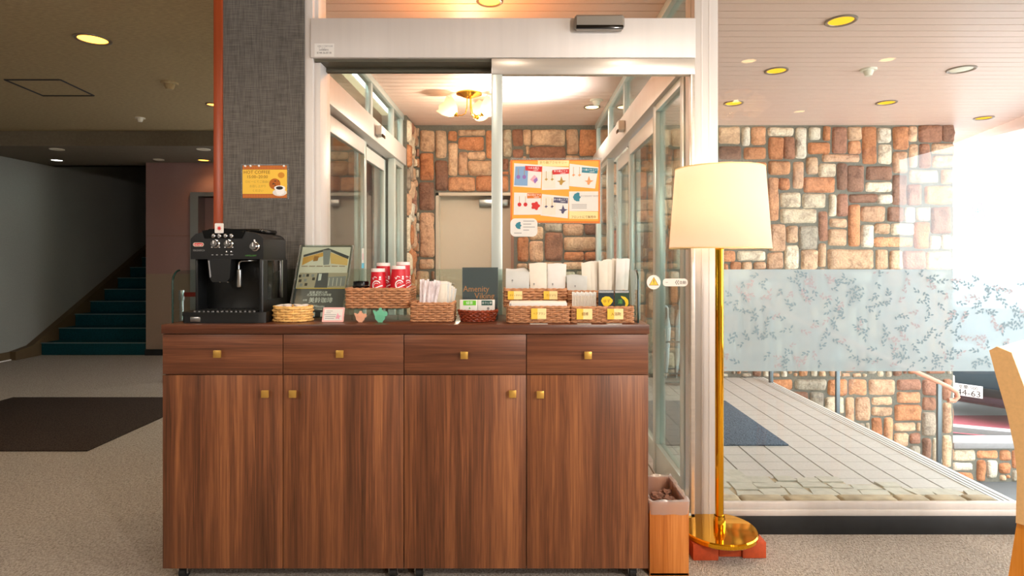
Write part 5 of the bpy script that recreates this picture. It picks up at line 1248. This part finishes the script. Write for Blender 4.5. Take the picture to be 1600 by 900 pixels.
# ---------------------------------------------------------------- chair
ch = thing('dining_chair', 'cream leather chair with orange wooden legs by the window', 'chair', (1.78, 1.66, 0), rz=math.radians(37))
def sec(profile, x0, x1, m, b, bev=True):
    """A curved slab: side profile (y, z) swept across x."""
    n = len(profile)
    b.add([(x, p[0], p[1]) for x in (x0, x1) for p in profile], [tuple(range(n)), tuple(range(2*n-1, n-1, -1))] + [(i, i+n, (i+1) % n+n, (i+1) % n) for i in range(n)], m)
bk = [(0.2435, 0.45), (0.2405, 0.59), (0.247, 0.67), (0.264, 0.765), (0.287, 0.86), (0.306, 0.945)]
ft = [(y-0.05-0.012*math.sin(PI*i/5), z) for i, (y, z) in enumerate(bk)]
b = MB(); sec(bk + [(0.288, 0.957)] + ft[::-1], -0.225, 0.225, M['leather_white'], b); br = b.build('backrest', ch, local=True, angle=50)
for s_ in (-1, 1):
    b = MB(); xx = 0.2255*s_; sec([(y+0.002, z) for y, z in bk] + [(0.290, 0.959)] + [(y-0.001, z) for y, z in ft[::-1]], xx-0.004, xx+0.004, M['leather_tan'], b); q = b.build('side_panel', br, local=True); q['label'] = 'tan leather edge panel'
b = MB(); sec([(y+0.004, z) for y, z in bk] + [(y+0.0005, z) for y, z in bk[::-1]], -0.22, 0.22, M['leather_tan'], b); q = b.build('back_panel', br, local=True); q['label'] = 'tan leather rear face'
b = MB(); b.box(-0.235, 0.235, -0.25, 0.19, 0.40, 0.475, M['leather_white'], bev=0.025, seg=4); b.build('seat', ch, local=True)
b = MB(); b.box(-0.225, 0.225, -0.235, 0.19, 0.36, 0.40, M['chair_wood'], bev=0.004); b.build('seat_frame', ch, local=True)
for s_ in (-1, 1):
    b = MB(); b.tube([(0.20*s_, -0.21, 0.37), (0.20*s_, -0.215, 0.0)], 0.02, M['chair_wood'], n=4, radii=[0.028, 0.018]); b.build('leg', ch, local=True)
    b = MB(); pr = [(0.195, 0.449), (0.245, 0.449), (0.264, 0.29), (0.305, 0.0), (0.275, 0.0), (0.212, 0.29)]; sec(pr, 0.2*s_-0.02, 0.2*s_+0.025, M['chair_wood'], b); b.build('leg', ch, local=True)

# ---------------------------------------------------------------- mats
b = MB(); b.box(-4.4, -2.72, 3.71, 5.12, 0.0005, 0.010, M['doormat'], bev=0.004); tag(b.build('floor_mat'), 'large dark brown mat on the hall carpet before the stairs', 'mat')
b = MB(); b.box(0.90, 1.75, 3.82, 4.99, 0.0005, 0.012, M['mat_blue'], bev=0.004); tag(b.build('door_mat'), 'blue-grey mat on the porch tiles outside the glass door', 'mat')

# ---------------------------------------------------------------- umbrella rack
ur = thing('umbrella_stand', 'grey metal umbrella rack on the porch by the stone wall', 'umbrella stand', (1.54, 5.72, 0))
b = MB()
for yy in (5.60, 5.84):
    for zz in (0.42, 0.12): b.tube([(1.37, yy, zz), (1.71, yy, zz)], 0.008, M['rack_metal'])
for xx in (1.37, 1.48, 1.60, 1.71):
    b.tube([(xx, 5.60, 0.42), (xx, 5.84, 0.42)], 0.006, M['rack_metal'])
b.build('grid', ur)
for xx in (1.37, 1.71):
    for yy in (5.60, 5.84):
        b = MB(); b.tube([(xx, yy, 0.0), (xx, yy, 0.43)], 0.009, M['rack_metal']); b.build('leg', ur)
b = MB(); b.box(1.36, 1.72, 5.59, 5.85, 0.03, 0.045, M['rack_metal'], bev=0.004); b.build('drip_tray', ur)
for k, (xx, yy, ht, ln) in enumerate(((1.425, 5.70, 0.76, 0.015), (1.535, 5.74, 0.83, 0.03), (1.658, 5.70, 0.83, -0.008))):
    u = thing('umbrella', ('clear white umbrella in the rack, lowest handle, near the glass screen', 'clear white umbrella in the middle of the rack', 'clear white umbrella in the rack, nearest the white post')[k], 'umbrella', (xx, yy, 0.05), 'umbrellas in the rack')
    b = MB(); b.tube([(xx, yy, 0.05), (xx+ln*0.3, yy, 0.2), (xx+ln*0.8, yy, ht-0.22), (xx+ln, yy, ht-0.12)], 0.02, M['umbrella'], n=10, radii=[0.006, 0.02, 0.034, 0.012]); b.build('canopy', u)
    b = MB(); hx = xx+ln; b.tube([(hx, yy, ht-0.14), (hx, yy, ht-0.04)] + [(hx+(0.03 - 0.03*math.cos(t*PI/8))*(1 if k else -1), yy, ht-0.04+0.035*math.sin(t*PI/8)) for t in range(9)] + [(hx+0.06*(1 if k else -1), yy, ht-0.09)], 0.009, M['umbrella'], n=10); b.build('handle', u)

# ---------------------------------------------------------------- barrier post behind the guard
sp_ = thing('barrier_post', 'slim grey barrier post with a red belt behind the coffee machine', 'barrier', (X(284, 5.9), 5.9, 0)); bx = X(284, 5.9)
b = MB(); b.lathe([(0, 0), (0.15, 0), (0.15, 0.01), (0.03, 0.03), (0.018, 0.04)], (bx, 5.9, 0.001), M['steel'], n=32); b.build('base', sp_)
b = MB(); b.cyl((bx, 5.9, 0.03), (bx, 5.9, 0.80), 0.019, M['steel']); b.build('post', sp_)
b = MB(); b.lathe([(0.024, 0), (0.027, 0.01), (0.027, 0.09), (0.024, 0.105), (0, 0.107)], (bx, 5.9, 0.79), M['steel'], n=24); b.build('cap', sp_)
b = MB(); b.box(bx+0.02, bx+1.6, 5.897, 5.903, 0.83, 0.875, M['belt_red']); b.build('belt', sp_)

# ---------------------------------------------------------------- car and road sign outside
car = thing('car', 'black parked car with a white number plate beyond the steps', 'car', (7.88, 9.5, -1.1), rz=math.radians(-50))
def car_body():
    b = MB(); st_ = [(-2.0, 0.62, 0.36, 0.60), (-1.96, 0.74, 0.28, 0.80), (-1.75, 0.82, 0.22, 0.95), (-1.2, 0.86, 0.2, 1.05), (-0.9, 0.86, 0.2, 1.08), (0.6, 0.86, 0.2, 1.1), (1.7, 0.84, 0.22, 1.1), (1.95, 0.78, 0.3, 1.0), (2.0, 0.7, 0.4, 0.9)]
    vs = []; n = 12
    for (y, w, z0, z1) in st_:
        for k in range(n):
            a = 2*PI*(k+0.5)/n; ca, sa = math.cos(a), math.sin(a)
            vs.append((w*math.copysign(abs(ca)**0.45, ca), y, (z0+z1)/2 + (z1-z0)/2*math.copysign(abs(sa)**0.45, sa)))
    fs = [(i*n+k, i*n+(k+1) % n, (i+1)*n+(k+1) % n, (i+1)*n+k) for i in range(len(st_)-1) for k in range(n)] + [tuple(range(n)), tuple((len(st_)-1)*n+k for k in range(n-1, -1, -1))]
    b.add(vs, fs, M['car_paint']); return b
car_body().build('body', car, local=True, angle=60)
b = MB(); gs = [(-1.0, 0.80, 1.04, 1.06), (-0.35, 0.66, 1.04, 1.52), (0.9, 0.66, 1.04, 1.56), (1.75, 0.72, 1.04, 1.12)]
for (ya, wa, _, za), (yb, wb_, _, zb) in zip(gs, gs[1:]):
    b.add([(-wa, ya, za), (wa, ya, za), (wb_, yb, zb), (-wb_, yb, zb)], [(0, 1, 2, 3)], M['car_paint'] if (za > 1.4 and zb > 1.4) else M['car_glass'])
    for s_ in (-1, 1): b.add([(s_*wa, ya, za), (s_*wb_, yb, zb), (s_*0.82, yb, 1.03), (s_*0.82, ya, 1.03)], [(0, 1, 2, 3)], M['car_glass'])
b.build('cabin', car, local=True, recalc=False)
for y in (-1.25, 1.3):
    for s_ in (-1, 1):
        b = MB(); T = Matrix.Translation((s_*0.78, y, 0.30)) @ Matrix.Rotation(PI/2, 4, 'Y'); b.lathe([(0, -0.09), (0.19, -0.09), (0.29, -0.08), (0.30, -0.05), (0.30, 0.05), (0.29, 0.08), (0.19, 0.09), (0, 0.09)], (0, 0, 0), M['rubber'], n=28, T=T)
        b.lathe([(0, 0.095), (0.17, 0.095), (0.18, 0.088)], (0, 0, 0), M['steel'], n=28, T=T); b.lathe([(0, -0.095), (0.17, -0.095), (0.18, -0.088)], (0, 0, 0), M['steel'], n=28, T=T); b.build('wheel', car, local=True)
for s_ in (-1, 1):
    b = MB(); b.box(s_*0.62-0.16, s_*0.62+0.16, -1.97, -1.78, 0.72, 0.88, M['car_lamp'], bev=0.05, seg=3); b.build('headlight', car, local=True)
    b = MB(); b.box(s_*0.92-0.09, s_*0.92+0.09, -0.75, -0.68, 1.02, 1.16, M['car_lamp'], bev=0.03, seg=3); b.box(s_*0.84-0.04, s_*0.84+0.04, -0.73, -0.7, 1.0, 1.05, M['car_paint']); b.build('wing_mirror', car, local=True)
b = MB(); b.box(-0.45, 0.45, -2.02, -1.95, 0.40, 0.52, M['black_matt'], bev=0.02); b.build('grille', car, local=True)
nf = lambda a, bb, h: (-0.06+a, -2.03-h, 0.46+bb); b = MB(); b.rect(nf, -0.165, -0.0825, 0.165, 0.0825, 0, 0.012, M['paper']); b.text('室蘭 500', nf, 0, 0.045, 0.06, M['ink'], h=0.014, flip=1); b.text('44-63', nf, 0.01, -0.03, 0.12, M['ink'], h=0.014, flip=1); b.build('number_plate', car, local=True)
rs_ = thing('road_sign', 'round speed sign with a pale red ring in the bright street', 'road sign', (X(1527, 14), 14, -1.1))
sx, sz = X(1527, 14), Z(330, 14); T = Matrix.Translation((sx, 13.95, sz)) @ Matrix.Rotation(PI/2, 4, 'X')
b = MB(); b.lathe([(0, 0.01), (0.21, 0.01), (0.21, 0), (0, 0)], (0, 0, 0), M['paper'], n=36, T=T); b.lathe([(0.155, 0.0105), (0.155, 0.013), (0.21, 0.013), (0.21, 0.0105)], (0, 0, 0), M['road_sign_red'], n=36, T=T); b.text('40', lambda a, bb, h: (sx+a, 13.935-h, sz+bb), 0, 0, 0.22, M['ink_teal'], h=0, flip=1); b.build('disc', rs_)
b = MB(); b.cyl((sx, 14, -1.1), (sx, 14, sz+0.25), 0.03, M['white']); b.build('pole', rs_)

# ================================================================== CEILING FITTINGS
def downlight(name, label, x, y, z, r, lens, group, ringm='ring', deep=0.03):
    o = thing(name, label, 'downlight', (x, y, z), group)
    b = MB(); b.lathe([(r, 0), (r, -0.006), (r*0.93, -0.009), (r*0.80, -0.006), (r*0.78, -0.001)], (x, y, z), M[ringm], n=36); b.build('ring', o)
    b = MB(); b.lathe([(0, -0.0045), (r*0.5, -0.004), (r*0.79, -0.0015)], (x, y, z), M[lens], n=36); b.build('lens', o)
    return o
def cx_(px, py, zc=CEIL): d = (zc-H)*F/(CY-py); return X(px, d), d
PG = 'downlights in the porch ceiling'
for px, py, r, lens, lab in ((1314, 32, 0.085, 'lens_warm', 'amber porch downlight, nearest the window and biggest'), (1213, 110, 0.082, 'lens_warm', 'amber porch downlight above the lamp shade, beside the wide white post'),
                            (1385, 160, 0.085, 'lens_warm', 'amber porch downlight above the middle of the stone wall'), (1537, 184, 0.085, 'lens_warm', 'amber porch downlight near the outer fascia'),
                            (1502, 108, 0.092, 'lens_off', 'unlit cream porch downlight near the outer edge'), (1146, 161, 0.085, 'lens_warm', 'amber porch downlight close to the stone wall, beside the white post')):
    x, y = cx_(px, py); downlight('downlight', lab, x, y, CEIL, r, lens, PG)
x, y = cx_(925, 167); downlight('downlight', 'bright downlight in the vestibule ceiling above the origami poster', x, y, CEIL, 0.075, 'lens_bright', None)
x, y = cx_(765, 1); downlight('downlight', 'warm downlight just above the header, in the vestibule ceiling', x, y, CEIL, 0.07, 'lens_amber', None)
x, y = cx_(145, 61); downlight('downlight', 'large warm downlight in the olive hall ceiling', x, y, CEIL, 0.10, 'lens_amber', None)
x, y = cx_(333, 163); downlight('downlight', 'warm downlight half hidden by the red-brown edging', x, y, CEIL, 0.06, 'lens_amber', None)
x, y = cx_(89, 250, 2.41); downlight('downlight', 'cool white downlight lit in the soffit before the stairs', x, y, 2.41, 0.075, 'lens_white', None)
x, y = cx_(318, 250, 2.41); downlight('downlight', 'warm lit downlight in the soffit beside the mauve wall', x, y, 2.41, 0.075, 'lens_amber', None)
for px, lab in ((89, 'unlit white ring in the soffit above the cool light'), (318, 'unlit white ring in the soffit above the warm light')):
    x, y = cx_(px, 233, 2.41); downlight('downlight', lab, x, y, 2.41, 0.07, 'lens_off', None, 'ring_white')
x, y = cx_(248, 249, 2.41); downlight('downlight', 'unlit white ring in the soffit above the mauve wall edge', x, y, 2.41, 0.06, 'lens_off', None, 'ring_white')
# lobby downlights that the window mirrors
for x, y in ((1.57, 1.28), (2.5, 1.31), (2.58, -0.11)):
    downlight('downlight', 'bright downlight in the lobby ceiling mirrored in the window', x, y, CEIL, 0.06, 'lens_bright', 'lobby downlights mirrored in the glass')
def detector(label, px, py, m='ring_white', s=1.0):
    x, y = cx_(px, py); o = thing('smoke_detector', label, 'detector', (x, y, CEIL))
    b = MB(); b.lathe([(0, -0.012*s), (0.052*s, -0.012*s), (0.055*s, -0.006*s), (0.055*s, 0)], (x, y, CEIL), M[m], n=28); b.build('base', o)
    b = MB(); b.lathe([(0, -0.05*s), (0.022*s, -0.048*s), (0.03*s, -0.03*s), (0.034*s, -0.012*s)], (x, y, CEIL), M[m], n=24); b.build('head', o)
detector('cream smoke detector in the porch ceiling', 1357, 108); detector('round detector in the vestibule ceiling behind the downlight', 932, 156)
detector('small round detector in the olive ceiling near the soffit', 219, 184, s=0.8); detector('flat detector in the olive ceiling near the grey pillar', 265, 129, 'olive_ceiling', 1.1)
b = MB()
pts = [cx_(*p) for p in ((7, 124), (94, 124), (147, 149), (67, 149))]
for (xa, ya), (xb, yb) in zip(pts, pts[1:]+pts[:1]): b.tube([(xa, ya, CEIL-0.001), (xb, yb, CEIL-0.001)], 0.008, M['ink'], n=4)
ah = b.build('ceiling_hatch'); struct(ah, 'square access hatch outlined in the olive ceiling', 'hatch')
b = MB(); pts = [cx_(*p) for p in ((886, 130), (893, 142), (968, 142), (985, 130))]
x0, y0 = cx_(893, 142); x1, y1 = cx_(968, 142); b.box(x0, x1, y0-0.45, y0, CEIL-0.006, CEIL, M['boards'], bev=0.002)
struct(b.build('ceiling_panel'), 'flat access panel in the vestibule ceiling', 'hatch')

def chandelier(label, cx, cy, arms, group=None):
    o = thing('ceiling_lamp', label, 'ceiling lamp', (cx, cy, CEIL), group)
    b = MB(); b.lathe([(0.105, 0), (0.105, -0.008), (0.08, -0.016), (0.05, -0.03), (0.03, -0.036), (0, -0.038)], (cx, cy, CEIL), M['brass'], n=36); b.build('ceiling_plate', o)
    for k in range(len(arms)):
        a = math.radians(arms[k]); ca, sa = math.cos(a), math.sin(a)
        P = lambda r, z: (cx+r*ca, cy+r*sa, CEIL+z)
        b = MB(); b.tube([P(0.016, -0.03), P(0.018, -0.11), P(0.03, -0.165), P(0.06, -0.182), P(0.092, -0.18)], 0.0045, M['brass'], n=10)
        b.lathe([(0, -0.012), (0.006, -0.010), (0.004, 0), (0.012, 0.004), (0.02, 0.02), (0.024, 0.022)], (0, 0, 0), M['brass'], n=16, T=Matrix.Translation(P(0.098, -0.185)) @ Matrix.Rotation(a, 4, 'Z') @ Matrix.Rotation(0.85, 4, 'Y')); ar = b.build('arm', o)
        T = Matrix.Translation(P(0.10, -0.18)) @ Matrix.Rotation(a, 4, 'Z') @ Matrix.Rotation(0.85, 4, 'Y') @ Matrix.Scale(1.22, 4)
        b = MB(); prof = [(0.022, 0.012), (0.045, 0.035), (0.062, 0.07), (0.07, 0.115)]; n = 36; vs = []
        for (r, z) in prof:
            for q in range(n): t = 2*PI*q/n; w = 1+0.05*(z/0.115)*math.cos(6*t); vs.append((r*w*math.cos(t), r*w*math.sin(t), z + 0.006*(z/0.115)*math.cos(6*t)))
        b.add(vs, [(i*n+q, i*n+(q+1) % n, (i+1)*n+(q+1) % n, (i+1)*n+q) for i in range(3) for q in range(n)], M['petal_glass'], T); b.build('shade', ar, recalc=False)
        b = MB(); b.lathe([(0.01, 0.02), (0.022, 0.05), (0.022, 0.065), (0.012, 0.082), (0, 0.085)], (0, 0, 0), M['bulb'], n=16, T=T); b.build('bulb', ar)
    return o
vx, vy = cx_(733, 146)
chandelier('brass ceiling lamp with petal glass shades in the vestibule', vx, vy, (184, -6, 62))
chandelier('brass ceiling lamp of the lobby, mirrored in the window', 1.78, 0.52, (-100, -28, 44, 116, 188))

# ================================================================== LIGHT
def light(kind, name, loc, energy, col, size=0.1, rot=(0, 0, 0), **kw):
    l = bpy.data.lights.new(name, kind); l.energy = energy; l.color = lin(col)[:3]
    if kind == 'AREA':
        l.shape = 'RECTANGLE'; l.size = size[0]; l.size_y = size[1]
    else: l.shadow_soft_size = size
    for k, v in kw.items(): setattr(l, k, v)
    o = bpy.data.objects.new(name, l); C.objects.link(o); o.location = loc; o.rotation_euler = rot; return o
light('POINT', 'lamp_bulb_light', (LX, LY, zs0+0.19), 9, '#FFDDB4', 0.05)
light('POINT', 'vestibule_lamp_light', (vx, vy, CEIL-0.42), 30, '#FFEBD6', 0.06)
x, y = cx_(925, 167); light('SPOT', 'vestibule_spot', (x, y, CEIL-0.02), 40, '#FFF6EA', 0.06, spot_size=2.6, spot_blend=0.8)
light('SPOT', 'vestibule_glow', (0.05, 4.6, 1.95), 150, '#F0F5FF', 0.05, rot=(PI, 0, 0), spot_size=1.7, spot_blend=1.0)
light('POINT', 'vestibule_front', (-0.25, 3.05, 2.3), 14, '#FFA050', 0.05)
for k, (x, y) in enumerate(((1.57, 1.28), (2.5, 1.31), (2.58, -0.11), (-0.3, 1.75), (0.7, 1.75), (-1.2, 1.6))):  # last three have no fitting, added to brighten the glazed front
    light('SPOT', 'lobby_spot', (x, y, CEIL-0.03), 20, '#FFEAD2', 0.04, spot_size=2.5, spot_blend=0.9)
for x, y, z, e in ((1.97, -1.0, 2.45, 150), (-2.7, -1.0, 2.45, 75), (3.0, -3.5, 2.35, 170)):  # unseen fill lights added behind the camera to brighten the counter side
    light('POINT', 'lobby_fill_light', (x, y, z), e, '#FFF5EE', 0.08)
x, y = cx_(145, 61); light('SPOT', 'hall_spot', (x, y, CEIL-0.03), 30, '#FFD6A0', 0.06, spot_size=2.6, spot_blend=0.9)
x, y = cx_(89, 250, 2.41); light('SPOT', 'hall_spot', (x, y, 2.38), 1.2, '#F0FFF4', 0.05, spot_size=2.2, spot_blend=0.9)
x, y = cx_(318, 250, 2.41); light('SPOT', 'hall_spot', (x, y, 2.38), 5, '#FFC080', 0.05, spot_size=2.2, spot_blend=0.9)

w = bpy.data.worlds.new('overcast_sky'); bpy.context.scene.world = w; w.use_nodes = True
nt = w.node_tree; nt.nodes.clear()
bg = nt.nodes.new('ShaderNodeBackground'); bg.inputs[0].default_value = (0.93, 0.97, 1.0, 1); bg.inputs[1].default_value = 6.5
ot = nt.nodes.new('ShaderNodeOutputWorld'); nt.links.new(bg.outputs[0], ot.inputs[0])

# ================================================================== CAMERA
cd = bpy.data.cameras.new('camera'); cam = bpy.data.objects.new('camera', cd); C.objects.link(cam)
cam.location = (0, 0, H); cam.rotation_euler = (PI/2, 0, 0)
cd.sensor_width = 36; cd.lens = 36*F/1600; cd.shift_x = -(CX-800)/1600; cd.shift_y = -(450-CY)/1600; cd.clip_start = 0.05
sc = bpy.context.scene; sc.camera = cam
sc.view_settings.view_transform = 'Standard'; sc.view_settings.look = 'None'; sc.view_settings.gamma = 1; sc.view_settings.use_curve_mapping = False
sc.view_settings.exposure = 0.32
cy = sc.cycles; cy.use_denoising = True; cy.max_bounces = 10; cy.transparent_max_bounces = 24; cy.diffuse_bounces = 4; cy.glossy_bounces = 4
cy.sample_clamp_indirect = 6; cy.caustics_reflective = False; cy.caustics_refractive = False
